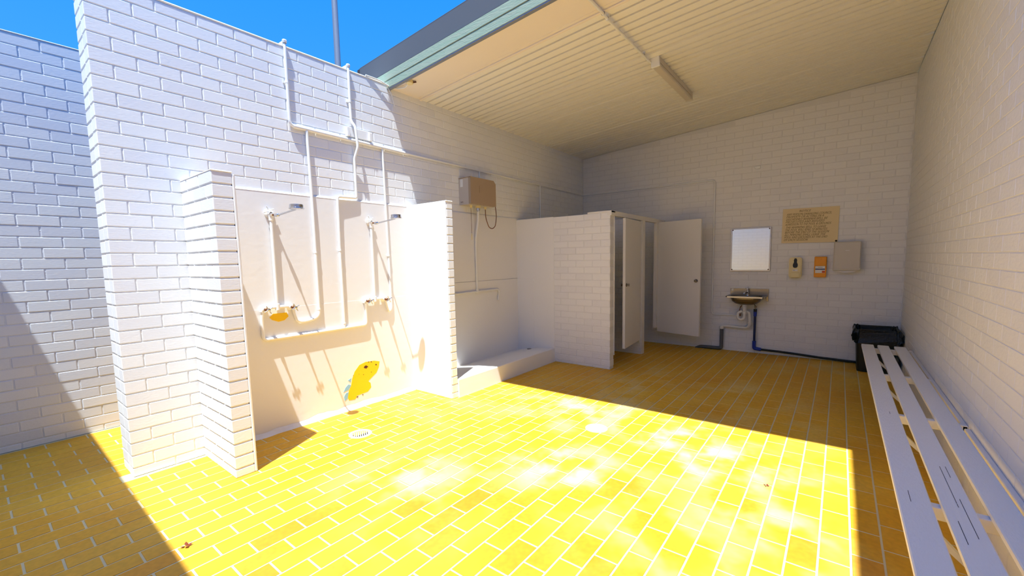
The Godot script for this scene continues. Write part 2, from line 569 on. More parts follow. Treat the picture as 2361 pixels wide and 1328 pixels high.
	lay_thick(s1, 0.604, -0.409, 0.118, 0.061, 2.03, false)
	part(s1, "render_coat", bx(Vector3(0.0, 0.0, -0.543), Vector3(0.606, 2.02, -0.526), 0.005), M.plaster)
	part(s1, "coping", bx(Vector3(0.0, 2.026, -0.53), Vector3(0.607, 2.037, -0.407), 0.005), M.mortar)
	var s2 := struct("wall_trough", bx(Vector3(0.0, 0, -2.482), Vector3(0.620, 2.02, -2.41)), M.mortar, "short rendered screen wall between second shower and urinal", "wall")
	lay_thick(s2, 0.627, -2.405, 0.083, 0.061, 2.03, true)
	part(s2, "render_coat", bx(Vector3(0.0, 0.0, -2.408), Vector3(0.622, 2.03, -2.396), 0.005), M.plaster)
	part(s2, "coping", bx(Vector3(0.0, 2.024, -2.49), Vector3(0.63, 2.036, -2.396), 0.005), M.mortar)
	# render on the long wall behind the showers
	var pl := MB.new()
	pl.box(Vector3(-0.006, 0, -2.398), Vector3(0.02, 1.063, -0.54), 0.0)
	pl.box(Vector3(-0.006, 1.06, -2.398), Vector3(0.0185, 2.026, -0.54), 0.0)
	var ren := part(wl, "render_panel", pl.mesh(), M.plaster)
	var lip := MB.new()
	lip.prism([Vector2(0, 0), Vector2(0.019, 0), Vector2(0.003, 0.012), Vector2(0, 0.012)], Vector3(0, 2.026, -0.54), Vector3.RIGHT, Vector3.UP, -1.0)
	var top := MB.new()
	top.add_hexa([Vector3(-0.004, 2.024, -2.398), Vector3(0.02, 2.024, -2.398), Vector3(0.006, 2.038, -2.398), Vector3(-0.004, 2.038, -2.398),
		Vector3(-0.004, 2.024, -0.54), Vector3(0.02, 2.024, -0.54), Vector3(0.006, 2.038, -0.54), Vector3(-0.004, 2.038, -0.54)])
	part(ren, "render_edge", top.mesh(), M.plaster)
	# a wavy skirting of mortar where render meets floor
	var sk := MB.new()
	var wav := noise(1.4, 55, 3)
	var prev := []
	for i in 41:
		var z := -0.545 - 1.853 * i / 40.0
		var hh := 0.045 + 0.02 * wav.get_noise_1d(z * 3.0)
		var out := 0.030 + 0.012 * wav.get_noise_1d(z * 3.0 + 50.0)
		var ring := [Vector3(0.015, 0, z), Vector3(0.02 + out, 0, z), Vector3(0.02 + out * 0.5, hh * 0.45, z), Vector3(0.022, hh, z)]
		if i > 0:
			for k in 3: sk.quad(prev[k + 1], ring[k + 1], ring[k], prev[k])
		prev = ring
	part(wl, "mortar_skirting", sk.mesh(), M.plaster)
	# flaked paint: the old yellow coat and a rim of blue
	var flake := [Vector2(1.964, 0.41), Vector2(1.90, 0.43), Vector2(1.80, 0.437), Vector2(1.73, 0.42), Vector2(1.675, 0.365), Vector2(1.645, 0.30), Vector2(1.628, 0.23), Vector2(1.60, 0.185), Vector2(1.585, 0.13), Vector2(1.60, 0.095),
		Vector2(1.665, 0.088), Vector2(1.69, 0.12), Vector2(1.75, 0.125), Vector2(1.81, 0.13), Vector2(1.85, 0.165), Vector2(1.845, 0.21), Vector2(1.82, 0.235), Vector2(1.86, 0.262), Vector2(1.92, 0.30), Vector2(1.95, 0.35)]
	part(ren, "flaked_patch", flat_patch(flake, 0.0012), M.old_yellow).set_meta("label", "bare yellow patch where white paint has flaked")
	part(ren, "flaked_patch", flat_patch([Vector2(0.96, 1.02), Vector2(1.07, 1.02), Vector2(1.085, 0.985), Vector2(1.05, 0.955), Vector2(1.0, 0.947), Vector2(0.95, 0.968), Vector2(0.93, 0.99)], 0.0012), M.old_yellow)
	for b in [[Vector2(1.63, 0.24), Vector2(1.60, 0.20), Vector2(1.545, 0.19), Vector2(1.57, 0.23), Vector2(1.60, 0.255)], [Vector2(1.60, 0.18), Vector2(1.585, 0.12), Vector2(1.555, 0.10), Vector2(1.55, 0.145), Vector2(1.57, 0.175)], [Vector2(1.635, 0.31), Vector2(1.625, 0.27), Vector2(1.60, 0.295)]]:
		part(ren, "blue_flake", flat_patch(b, 0.0016), M.old_blue)
	for c in [[1.80, 0.385, 0.028], [1.835, 0.43, 0.008], [1.865, 0.425, 0.009], [1.92, 0.385, 0.01], [1.69, 0.105, 0.012], [1.75, 0.112, 0.008], [1.86, 0.32, 0.006], [1.77, 0.315, 0.005], [1.72, 0.33, 0.004], [1.66, 0.33, 0.004]]:
		var dots := []
		for k in 9: dots.append(Vector2(c[0], c[1]) + Vector2(cos(TAU * k / 9), 0.7 * sin(TAU * k / 9)) * c[2] * rng.randf_range(0.5, 1.1))
		part(ren, "rust_spot", flat_patch(dots, 0.0022), M.rust)

func flat_patch(outline: Array, out: float) -> ArrayMesh:   # outline in (distance from the entrance corner, height) on the shower render
	var b := MB.new()
	b.prism(outline, Vector3(0.019, 0, 0), Vector3(0, 0, -1), Vector3.UP, 0.001 + out)
	return b.mesh()

func place_end(parent: Node3D, list: Array) -> void:
	var k := 0
	for q in list:
		var p := MeshInstance3D.new()
		p.name = "end_brick" if k == 0 else "end_brick_%03d" % k
		p.mesh = boxmesh(q[1], 0.004)
		p.material_override = M.brick[k % 3]
		p.transform = q[2]
		parent.add_child(p)
		k += 1

# a half-brick wall standing out from x = 0 to x_end, its near face at z; every brick shows on both faces
func lay_thick(parent: Node3D, x_end: float, z: float, thick: float, y_first: float, top: float, rendered: bool) -> void:
	var placed := []
	for n in range(-1, 24):
		var y0 := maxf(y_first + COURSE * n + 0.003, 0)
		var y1 := minf(y_first + COURSE * (n + 1) - 0.007, top)
		if y1 - y0 < 0.012: continue
		var x := x_end
		var step: float = 0.23 if n % 2 == 0 else 0.11
		while x > 0.01:
			var a := maxf(x - step, 0.0)
			var tk := thick + (0.0 if not rendered else -0.004)
			placed.append([1.0, Vector3(x - a, y1 - y0, tk), Transform3D(Basis(Vector3.UP, rng.randf_range(-0.004, 0.004)), Vector3((x + a) / 2 - rng.randf_range(0, 0.002), (y0 + y1) / 2, z - thick / 2))])
			x = a - 0.01
			step = 0.23
			if rendered and x < x_end - 0.1: break
	place_pieces(parent, "brick", placed, M.brick, 0.004, 300)

# ------------------------------------------------------------------ roof
func roof_y(x: float) -> float:
	return 3.215 + SLOPE * x

func slab_x(x0: float, x1: float, z0: float, z1: float, d0: float, d1: float, ch := 0.0) -> ArrayMesh:   # a board lying along the roof's fall, d0 to d1 above the ceiling line
	var b := MB.new()
	b.add_hexa([Vector3(x0, roof_y(x0) + d0, z0), Vector3(x1, roof_y(x1) + d0, z0), Vector3(x1, roof_y(x1) + d1, z0), Vector3(x0, roof_y(x0) + d1, z0),
		Vector3(x0, roof_y(x0) + d0, z1), Vector3(x1, roof_y(x1) + d0, z1), Vector3(x1, roof_y(x1) + d1, z1), Vector3(x0, roof_y(x0) + d1, z1)], ch)
	return b.mesh()

func build_roof() -> void:
	var xa := -0.02
	var xb := WALL_R - 0.004
	var c := struct("ceiling", slab_x(-0.5, WALL_R + 0.3, -6.75, -2.26, 0.065, 0.09), M.cream_sheet, "cream ribbed metal ceiling sloping up towards the bench wall", "ceiling")
	# ribbed sheets: flat pans 0.078 wide with narrow raised grooves between, at five laps a wide groove
	var z := -2.672
	var rib := 0
	var sheet := MB.new()
	var made := 0
	while z > BACK - 0.03:
		var wide := rib == 8 or rib == 12 or rib == 15 or rib == 24 or rib == 30
		var pan := 0.083 if not wide else 0.052
		var groove := 0.1055 - pan
		var prof := [Vector2(z, 0.0), Vector2(z - pan, 0.0), Vector2(z - pan - 0.002, 0.036), Vector2(z - pan - groove + 0.002, 0.036), Vector2(z - pan - groove, 0.0)]
		for k in 4:
			var p: Vector2 = prof[k]
			var q: Vector2 = prof[k + 1]
			sheet.quad(Vector3(xa, roof_y(xa) + p.y, p.x), Vector3(xa, roof_y(xa) + q.y, q.x), Vector3(xb, roof_y(xb) + q.y, q.x), Vector3(xb, roof_y(xb) + p.y, p.x))
			sheet.quad(Vector3(xb, roof_y(xb) + p.y + 0.003, p.x), Vector3(xb, roof_y(xb) + q.y + 0.003, q.x), Vector3(xa, roof_y(xa) + q.y + 0.003, q.x), Vector3(xa, roof_y(xa) + p.y + 0.003, p.x))
		z -= 0.1055
		rib += 1
		if rib % 7 == 0 or z <= BACK - 0.03:
			part(c, "ceiling_sheet", sheet.mesh(), M.cream_sheet)
			sheet = MB.new()
			made += 1
	# flat lining under the eave
	part(c, "eave_lining", slab_x(xa, xb, -2.645, -2.235, -0.001, 0.008), M.soffit)
	part(c, "eave_batten", slab_x(xa, xb, -2.675, -2.648, -0.012, 0.012, 0.002), M.soffit)
	part(c, "cover_strip", slab_x(xa, xb, -2.612, -2.606, -0.0035, 0.0), M.soffit)
	# the gable boards
	var t1 := struct("trim_1", slab_x(-0.5, WALL_R + 0.3, -2.255, -2.222, -0.012, 0.062, 0.003), M.green, "weathered pale green timber fascia along the roof edge", "fascia")
	part(t1, "fascia_board", slab_x(-0.5, WALL_R + 0.3, -2.252, -2.218, 0.0645, 0.142, 0.003), M.green)
	part(t1, "drip_edge", slab_x(-0.5, WALL_R + 0.3, -2.262, -2.226, -0.022, -0.012, 0.001), M.galv)
	var t2 := struct("trim_2", slab_x(-0.47, WALL_R + 0.3, -2.252, -2.232, 0.148, 0.352, 0.003), M.grey_metal, "dark grey metal capping above the green fascia", "capping")
	part(t2, "capping_lip", slab_x(-0.47, WALL_R + 0.3, -2.252, -2.228, 0.146, 0.153, 0.001), M.timber_dark)
	part(t2, "capping_top", slab_x(-0.47, WALL_R + 0.3, -2.36, -2.232, 0.345, 0.356, 0.002), M.grey_metal)
	part(t2, "capping_end", slab_x(-0.52, -0.47, -2.25, -2.234, 0.148, 0.352, 0.003), M.timber_dark)
	# the top of the bench wall is closed to the roof
	# strip light under the sheets and the conduit that feeds it
	var lx := 2.25
	var ly := roof_y(lx)
	var l := thing("strip_light", "unlit grey-white batten strip light under the ribbed ceiling", "ceiling light", Vector3(lx, ly, -4.29))
	var tilt := Transform3D(Basis(Vector3(0, 0, 1), atan(SLOPE)), Vector3.ZERO)
	part(l, "body", bx(Vector3(-0.04, -0.052, -0.575), Vector3(0.04, 0.0, 0.575), 0.003), M.dispenser, tilt)
	part(l, "diffuser", bx(Vector3(-0.036, -0.094, -0.57), Vector3(0.036, -0.052, 0.57), 0.008), M.dispenser, tilt)
	part(l, "end_cap", bx(Vector3(-0.042, -0.096, 0.57), Vector3(0.042, 0.0, 0.59), 0.004), M.pvc, tilt)
	part(l, "end_cap", bx(Vector3(-0.042, -0.096, -0.59), Vector3(0.042, 0.0, -0.57), 0.004), M.dispenser, tilt)
	var cd := thing("ceiling_conduit", "white conduit running across the eave lining to the strip light", "conduit", Vector3(2.205, roof_y(2.205), -2.3))
	var cb := MB.new()
	cb.tube([Vector3(0, -0.022, 0.05), Vector3(0, -0.022, -0.32), Vector3(0, -0.034, -0.45), Vector3(0, -0.036, -1.4)], 0.0115, 10)
	part(cd, "tube", cb.mesh(), M.pvc)
	for zz in [-0.36, -0.43, -1.23]:
		var s := MB.new()
		s.tube([Vector3(0, -0.033 if zz < -0.4 else -0.024, zz + 0.008), Vector3(0, -0.033 if zz < -0.4 else -0.024, zz - 0.008)], 0.0155, 10)
		s.box(Vector3(-0.014, -0.034, zz - 0.008), Vector3(0.014, 0.001, zz + 0.008))
		part(cd, "saddle", s.mesh(), M.pvc)
	var jb := thing("junction_box", "small round cream junction box on the eave lining beside the fascia", "junction box", Vector3(0.27, roof_y(0.27) - 0.002, -2.30))
	var jm := MB.new()
	jm.lathe(Vector3.ZERO, Vector3.DOWN, [Vector2(0, 0.036), Vector2(0.022, 0.036), Vector2(0.03, 0.03), Vector2(0.032, 0.0)], 18)
	part(jb, "cover", jm.mesh(), M.cream_plastic)
	var lug := MB.new()
	lug.tube([Vector3(0.02, -0.012, -0.02), Vector3(0.055, -0.012, -0.035)], 0.008, 8)
	part(jb, "cable_gland", lug.mesh(), M.rust)
	var ca := thing("cable", "white cable drooping from the wall top to the junction box", "cable", Vector3(0.02, 3.24, -2.1))
	var cm := MB.new()
	cm.tube(arc([Vector3(-0.02, 0.02, 0.12), Vector3(0.0, 0.012, -0.02), Vector3(0.012, -0.02, -0.13), Vector3(0.05, -0.035, -0.19), Vector3(0.17, -0.045, -0.215), Vector3(0.215, -0.02, -0.205)], 0.06), 0.007, 8)
	part(ca, "sheath", cm.mesh(), M.pvc)
	var tail := MB.new()
	tail.tube([Vector3(0.0, -0.0, -0.10), Vector3(0.006, -0.09, -0.16), Vector3(0.004, -0.20, -0.195)], 0.0045, 6)
	part(ca, "loose_tail", tail.mesh(), M.pvc)

# ------------------------------------------------------------------ urinal
func build_trough() -> void:
	var t := thing("urinal_step", "white painted concrete urinal step along the wall beside the showers", "urinal", Vector3(0, 0, -3.43))
	var b := MB.new()
	b.prism([Vector2(0.0, 0.0), Vector2(0.648, 0.0), Vector2(0.640, 0.183), Vector2(0.632, 0.191), Vector2(0.35, 0.165), Vector2(0.06, 0.115), Vector2(0.0, 0.112)], Vector3(0, 0, -0.95), Vector3.RIGHT, Vector3.UP, 1.893)
	part(t, "step", b.mesh(), M.plaster)
	var o := MB.new()
	o.lathe(Vector3(0.28, 0.155, -0.84), Vector3.UP, [Vector2(0.0, 0.034), Vector2(0.004, 0.034), Vector2(0.006, 0.028), Vector2(0.003, 0.0)], 18)
	part(t, "outlet", o.mesh(), M.steel)
	var wl: Node3D = get_node("wall_left")
	var p := MB.new()
	p.box(Vector3(-0.006, 0.05, -4.378), Vector3(0.014, 1.160, -2.488))
	p.box(Vector3(-0.006, 1.166, -4.378), Vector3(0.010, 2.024, -2.488))
	p.box(Vector3(-0.006, 1.0, -4.378), Vector3(0.004, 1.3, -2.488))
	part(wl, "splash_panel", p.mesh(), M.plaster)

# ------------------------------------------------------------------ toilet cubicles
func build_cubicles() -> void:
	var z0 := -4.38
	var w := struct("wall_cubicle", bx(Vector3(0.0, 0, z0 - 0.112), Vector3(1.4705, 2.0, z0 - 0.004)), M.smooth_mortar, "off-white brick end wall of the first toilet cubicle", "wall")
	var placed := []
	for n in range(-1, 24):
		var y0 := maxf(0.033 + COURSE * n + 0.003, 0)
		var y1 := minf(0.033 + COURSE * (n + 1) - 0.005, 2.0)
		if y1 - y0 < 0.012: continue
		var x: float = 0.986 if n % 2 != 0 else 1.106
		while x > 0.66: x -= PITCH
		while x < 1.474:
			var a := maxf(x + 0.004, 0.642)
			var b := minf(x + PITCH - 0.004, 1.474)
			x += PITCH
			if b - a < 0.02: continue
			placed.append([1.0, Vector3(b - a, y1 - y0, 0.116), Transform3D(Basis(Vector3.UP, rng.randf_range(-0.002, 0.002)), Vector3((a + b) / 2, (y0 + y1) / 2, z0 - 0.058 - rng.randf_range(0, 0.001)))])
	place_pieces(w, "brick", placed, M.smooth_brick, 0.0025, 300)
	part(w, "splash_panel", bx(Vector3(0.0, 0.05, z0 - 0.02), Vector3(0.636, 2.006, z0 + 0.006), 0.004), M.plaster)
	part(w, "splash_panel", bx(Vector3(0.0, 0.05, z0 - 0.02), Vector3(0.30, 1.160, z0 + 0.009), 0.002), M.plaster)
	part(w, "cover_bead", bx(Vector3(0.632, 0.0, z0 - 0.01), Vector3(0.645, 2.004, z0 + 0.005), 0.003), M.plaster)
	var d := struct("wall_divider", bx(Vector3(0.0, 0, -5.536), Vector3(1.4705, 1.99, -5.444)), M.smooth_mortar, "thin off-white brick wall dividing the two toilet cubicles", "wall")
	placed = []
	for n in range(-1, 24):
		var y0 := maxf(0.033 + COURSE * n + 0.003, 0)
		var y1 := minf(0.033 + COURSE * (n + 1) - 0.005, 1.99)
		if y1 - y0 < 0.012: continue
		var x: float = 1.0 if n % 2 != 0 else 1.12
		while x > 0.02: x -= PITCH
		while x < 1.474:
			var a := maxf(x + 0.004, 0.0)
			var b := minf(x + PITCH - 0.004, 1.474)
			x += PITCH
			if b - a < 0.02: continue
			placed.append([1.0, Vector3(b - a, y1 - y0, 0.098), Transform3D(Basis(), Vector3((a + b) / 2, (y0 + y1) / 2, -5.49))])
	place_pieces(d, "brick", placed, M.smooth_brick, 0.0025, 300)
	# timber frame over both openings
	var f := thing("cubicle_frame", "white painted timber door frame across both toilet cubicles", "door frame", Vector3(1.478, 0, -5.4))
	part(f, "head_rail", bx(Vector3(-0.045, 1.962, -1.015), Vector3(0.012, 2.022, 1.02), 0.003), M.door)
	part(f, "wall_cap", bx(Vector3(-0.32, 2.0, 0.905), Vector3(0.012, 2.024, 1.022), 0.003), M.door)
	part(f, "jamb", bx(Vector3(-0.05, 0.17, 0.895), Vector3(0.004, 1.962, 0.907), 0.002), M.door)
	part(f, "jamb", bx(Vector3(-0.02, 0.0, -0.138), Vector3(0.014, 1.962, -0.045), 0.003), M.door)
	part(f, "stop", bx(Vector3(-0.045, 0.17, -0.045), Vector3(-0.015, 1.962, -0.025), 0.002), M.door)
	part(f, "jamb", bx(Vector3(-0.045, 0.31, -0.76), Vector3(0.006, 1.962, -0.66), 0.003), M.door)
	part(f, "hinge_stile", bx(Vector3(-0.05, 0.31, -0.775), Vector3(-0.03, 1.962, -0.755), 0.002), M.door)
	cubicle_door("door_1", "narrow white toilet door standing slightly ajar, seen almost edge-on", Vector3(1.482, 0, -5.405), 0.735, 5.5, 0.226, 1.945)
	cubicle_door("door_2", "wide open white toilet door facing the room beside the basin", Vector3(1.486, 0, -6.17), 0.70, 76.0, 0.245, 1.975)

func cubicle_door(called: String, label: String, at: Vector3, w: float, deg: float, y0: float, y1: float) -> void:
	var o := Node3D.new()
	o.name = called
	add_child(o, true)
	tag(o, label, "door", "", "structure")
	o.position = at
	o.rotation_degrees.y = deg      # the leaf hangs along +z of the node, turned out into the room
	part(o, "leaf", bx(Vector3(-0.036, y0, 0.0), Vector3(0.0, y1, w), 0.0025), M.door)
	var k := MB.new()
	k.lathe(Vector3(0.0, 1.075, w - 0.055), Vector3.RIGHT, [Vector2(0.0, 0.024), Vector2(0.004, 0.024), Vector2(0.006, 0.010), Vector2(0.022, 0.010), Vector2(0.024, 0.019), Vector2(0.034, 0.019), Vector2(0.038, 0.0)], 16)
	part(o, "knob", k.mesh(), M.steel)
	var p := MB.new()
	p.lathe(Vector3(-0.036, 1.075, w - 0.055), Vector3.LEFT, [Vector2(0.0, 0.024), Vector2(0.004, 0.024), Vector2(0.006, 0.010), Vector2(0.022, 0.010), Vector2(0.024, 0.019), Vector2(0.034, 0.019), Vector2(0.038, 0.0)], 16)
	part(o, "knob", p.mesh(), M.steel)
	var plate := MB.new()
	plate.prism(soft_rect(0.06, 0.045, 0.02), Vector3(0.0, 1.075, w - 0.055), Vector3(0, 0, -1), Vector3.UP, 0.003)
	part(o, "latch_plate", plate.mesh(), M.rust)
	for yy in [y0 + 0.22, y1 - 0.22]:
		var h := MB.new()
		h.tube([Vector3(0.004, yy - 0.04, -0.004), Vector3(0.004, yy + 0.04, -0.004)], 0.006, 8)
		part(o, "hinge", h.mesh(), M.door)

# ------------------------------------------------------------------ bench
func build_bench() -> void:
	var b := thing("slatted_bench", "long white painted timber bench of three slats along the wall", "bench", Vector3(4.18, 0, -2.2))
	var ends := [[-0.18, -0.078], [-0.046, 0.046], [0.088, 0.18]]
	for e in ends:
		part(b, "slat", bx(Vector3(e[0], 0.424, -3.11), Vector3(e[1], 0.45, 2.9), 0.004), M.white_wood)
	for z in [-3.03, -1.80, -0.68, 0.52, 1.7, 2.7]:
		part(b, "bearer", bx(Vector3(-0.165, 0.372, z - 0.02), Vector3(0.228, 0.424, z + 0.02), 0.003), M.white_wood)
		var s := MB.new()
		s.add_hexa([Vector3(0.20, 0.06, z - 0.015), Vector3(0.228, 0.03, z - 0.015), Vector3(-0.10, 0.372, z - 0.015), Vector3(-0.15, 0.372, z - 0.015),
			Vector3(0.20, 0.06, z + 0.015), Vector3(0.228, 0.03, z + 0.015), Vector3(-0.10, 0.372, z + 0.015), Vector3(-0.15, 0.372, z + 0.015)])
		part(b, "strut", s.mesh(), M.white_wood)
		for x in [-0.13, 0.0, 0.134]:
			var k := MB.new()
			k.lathe(Vector3(x, 0.449, z), Vector3.UP, [Vector2(0, 0.006), Vector2(0.0012, 0.005), Vector2(0.0016, 0.0)], 10)
			part(b, "bolt_head", k.mesh(), M.white_wood)
	part(b, "wall_ledger", bx(Vector3(0.205, 0.335, -3.1), Vector3(0.23, 0.42, -0.66), 0.003), M.white_wood)
	part(b, "wall_ledger", bx(Vector3(0.205, 0.335, -0.62), Vector3(0.23, 0.42, 2.9), 0.003), M.white_wood)
	# weather cracks in the slats
	for c in [[0.0, 0.35, 0.4], [0.015, 0.62, 0.3], [-0.02, 0.75, 0.16], [0.02, 0.2, 0.12], [-0.12, -0.6, 0.05], [-0.14, 0.55, 0.1]]:
		part(b, "crack", bx(Vector3(c[0] - 0.0009, 0.449, c[1] - c[2] / 2), Vector3(c[0] + 0.0009, 0.4505, c[1] + c[2] / 2)), M.timber_dark)

# ------------------------------------------------------------------ showers
func build_showers() -> void:
	var s := thing("shower", "first wall shower next to the entrance, with the bare yellow patch under its taps", "shower", Vector3(0.02, 0, -0.99), "chrome showers with painted pipes")
	make_shower(s)
	var r: Node3D = s.duplicate()
	r.name = "shower_001"
	add_child(r)
	r.position = Vector3(0.02, -0.012, -1.93)
	r.set_meta("label", "second wall shower, beside the bright rendered screen wall")

func make_shower(s: Node3D) -> void:
	# riser from the tap bar to the shower elbow
	var a := MB.new()
	a.tube([Vector3(0.02, 1.075, 0), Vector3(0.02, 1.80, 0)], 0.0125, 12)
	part(s, "riser", a.mesh(), M.white)
	var e := MB.new()
	e.lathe(Vector3(0.0, 1.845, 0.005), Vector3.RIGHT, [Vector2(0, 0.036), Vector2(0.006, 0.036), Vector2(0.012, 0.026), Vector2(0.014, 0.014), Vector2(0.04, 0.014)], 18)
	e.tube([Vector3(0.02, 1.79, 0), Vector3(0.02, 1.83, 0), Vector3(0.03, 1.85, 0)], [0.017, 0.018, 0.014], 12)
	part(s, "elbow", e.mesh(), M.white)
	var sp := MB.new()
	for k in 4:
		var d := Vector3(0, cos(TAU * k / 4 + 0.4), sin(TAU * k / 4 + 0.4))
		sp.tube([Vector3(0.022, 1.868, 0.012) + d * 0.008, Vector3(0.022, 1.868, 0.012) + d * 0.04], [0.005, 0.006], 8)
	part(s, "rose_handle", sp.mesh(), M.white)
	var n := MB.new()
	n.tube([Vector3(0.03, 1.836, -0.008), Vector3(0.085, 1.832, -0.03)], 0.0085, 12)
	part(s, "spout", n.mesh(), M.brass)
	var j := MB.new()
	j.lathe(Vector3(0.066, 1.833, -0.023), Vector3(0.055, 0, -0.022), [Vector2(-0.012, 0.0), Vector2(-0.012, 0.013), Vector2(0.02, 0.015), Vector2(0.028, 0.010), Vector2(0.028, 0.0)], 12)
	part(s, "swivel_joint", j.mesh(), M.chrome)
	var arm := MB.new()
	arm.tube([Vector3(0.085, 1.832, -0.03), Vector3(0.33, 1.857, -0.052), Vector3(0.352, 1.862, -0.05)], 0.0075, 12)
	part(s, "arm", arm.mesh(), M.chrome)
	var h := MB.new()
	h.lathe(Vector3(0.362, 1.895, -0.048), Vector3.DOWN, [Vector2(0.0, 0.0), Vector2(0.001, 0.046), Vector2(0.004, 0.050), Vector2(0.026, 0.051), Vector2(0.030, 0.055), Vector2(0.036, 0.055), Vector2(0.039, 0.05), Vector2(0.040, 0.0)], 28)
	var hd := part(s, "shower_head", h.mesh(), M.chrome)
	var g := MB.new()
	g.tube([Vector3(0.305, 1.852, -0.05), Vector3(0.305, 1.884, -0.05)], 0.008, 10)
	part(hd, "wing_nut", g.mesh(), M.chrome)
	# tap bar with its two cross-handled taps
	var t := MB.new()
	t.tube(arc([Vector3(0.022, 1.045, 0.13), Vector3(0.022, 1.073, 0.115), Vector3(0.022, 1.075, 0.0), Vector3(0.022, 1.073, -0.115), Vector3(0.022, 1.045, -0.13)], 0.02), 0.0125, 12)
	t.lathe(Vector3(0.022, 1.05, 0.0), Vector3.UP, [Vector2(0.0, 0.0), Vector2(0.0, 0.018), Vector2(0.05, 0.018), Vector2(0.055, 0.013)], 14)
	part(s, "tap_bar", t.mesh(), M.white)
	for side in [0.105, -0.108]:
		var tap := MB.new()
		tap.lathe(Vector3(0.0, 1.066, side), Vector3.RIGHT, [Vector2(0.0, 0.027), Vector2(0.006, 0.027), Vector2(0.02, 0.018), Vector2(0.034, 0.015), Vector2(0.046, 0.0145), Vector2(0.05, 0.0)], 16)
		var body := part(s, "tap", tap.mesh(), M.white)
		var st := MB.new()
		st.lathe(Vector3(0.045, 1.066, side), Vector3.RIGHT, [Vector2(0.0, 0.013), Vector2(0.022, 0.015), Vector2(0.030, 0.010), Vector2(0.068, 0.0065), Vector2(0.07, 0.0)], 14)
		part(body, "spindle", st.mesh(), M.brass)
		var x := MB.new()
		x.lathe(Vector3(0.104, 1.066, side), Vector3.RIGHT, [Vector2(0.0, 0.0), Vector2(0.0, 0.010), Vector2(0.016, 0.010), Vector2(0.019, 0.0)], 12)
		for k in 4:
			var d := Vector3(0, cos(TAU * k / 4 + 0.5), sin(TAU * k / 4 + 0.5))
			var c := Vector3(0.112, 1.066, side)
			x.tube([c + d * 0.006, c + d * 0.03, c + d * 0.036], [0.0042, 0.005, 0.0035], 8)
		part(body, "cross_handle", x.mesh(), M.chrome)

# ------------------------------------------------------------------ pipework
func pipe(parent: Node3D, called: String, pts: Array, r: float, bend: float, m: Material) -> MeshInstance3D:
	var b := MB.new()
	b.tube(arc(pts, bend), r, 12)
	return part(parent, called, b.mesh(), m)

func less(o: Vector3, list: Array) -> Array:
	var out := []
	for v in list: out.append(v - o)
	return out

func clip(parent: Node3D, at: Vector3, r: float, along: Vector3, m: Material) -> void:   # a saddle holding a pipe to the wall x = 0
	var b := MB.new()
	b.tube([at - along * 0.007, at + along * 0.007], r + 0.0025, 10)
	var side := along.cross(Vector3.RIGHT).normalized()
	b.box(Vector3(0, 0, 0) + Vector3(minf(0.0, at.x), at.y, at.z) - (side * (r + 0.014) + along * 0.007).abs() , Vector3(at.x * 0.35, at.y, at.z) + (side * (r + 0.014) + along * 0.007).abs())
	part(parent, "saddle", b.mesh(), m)

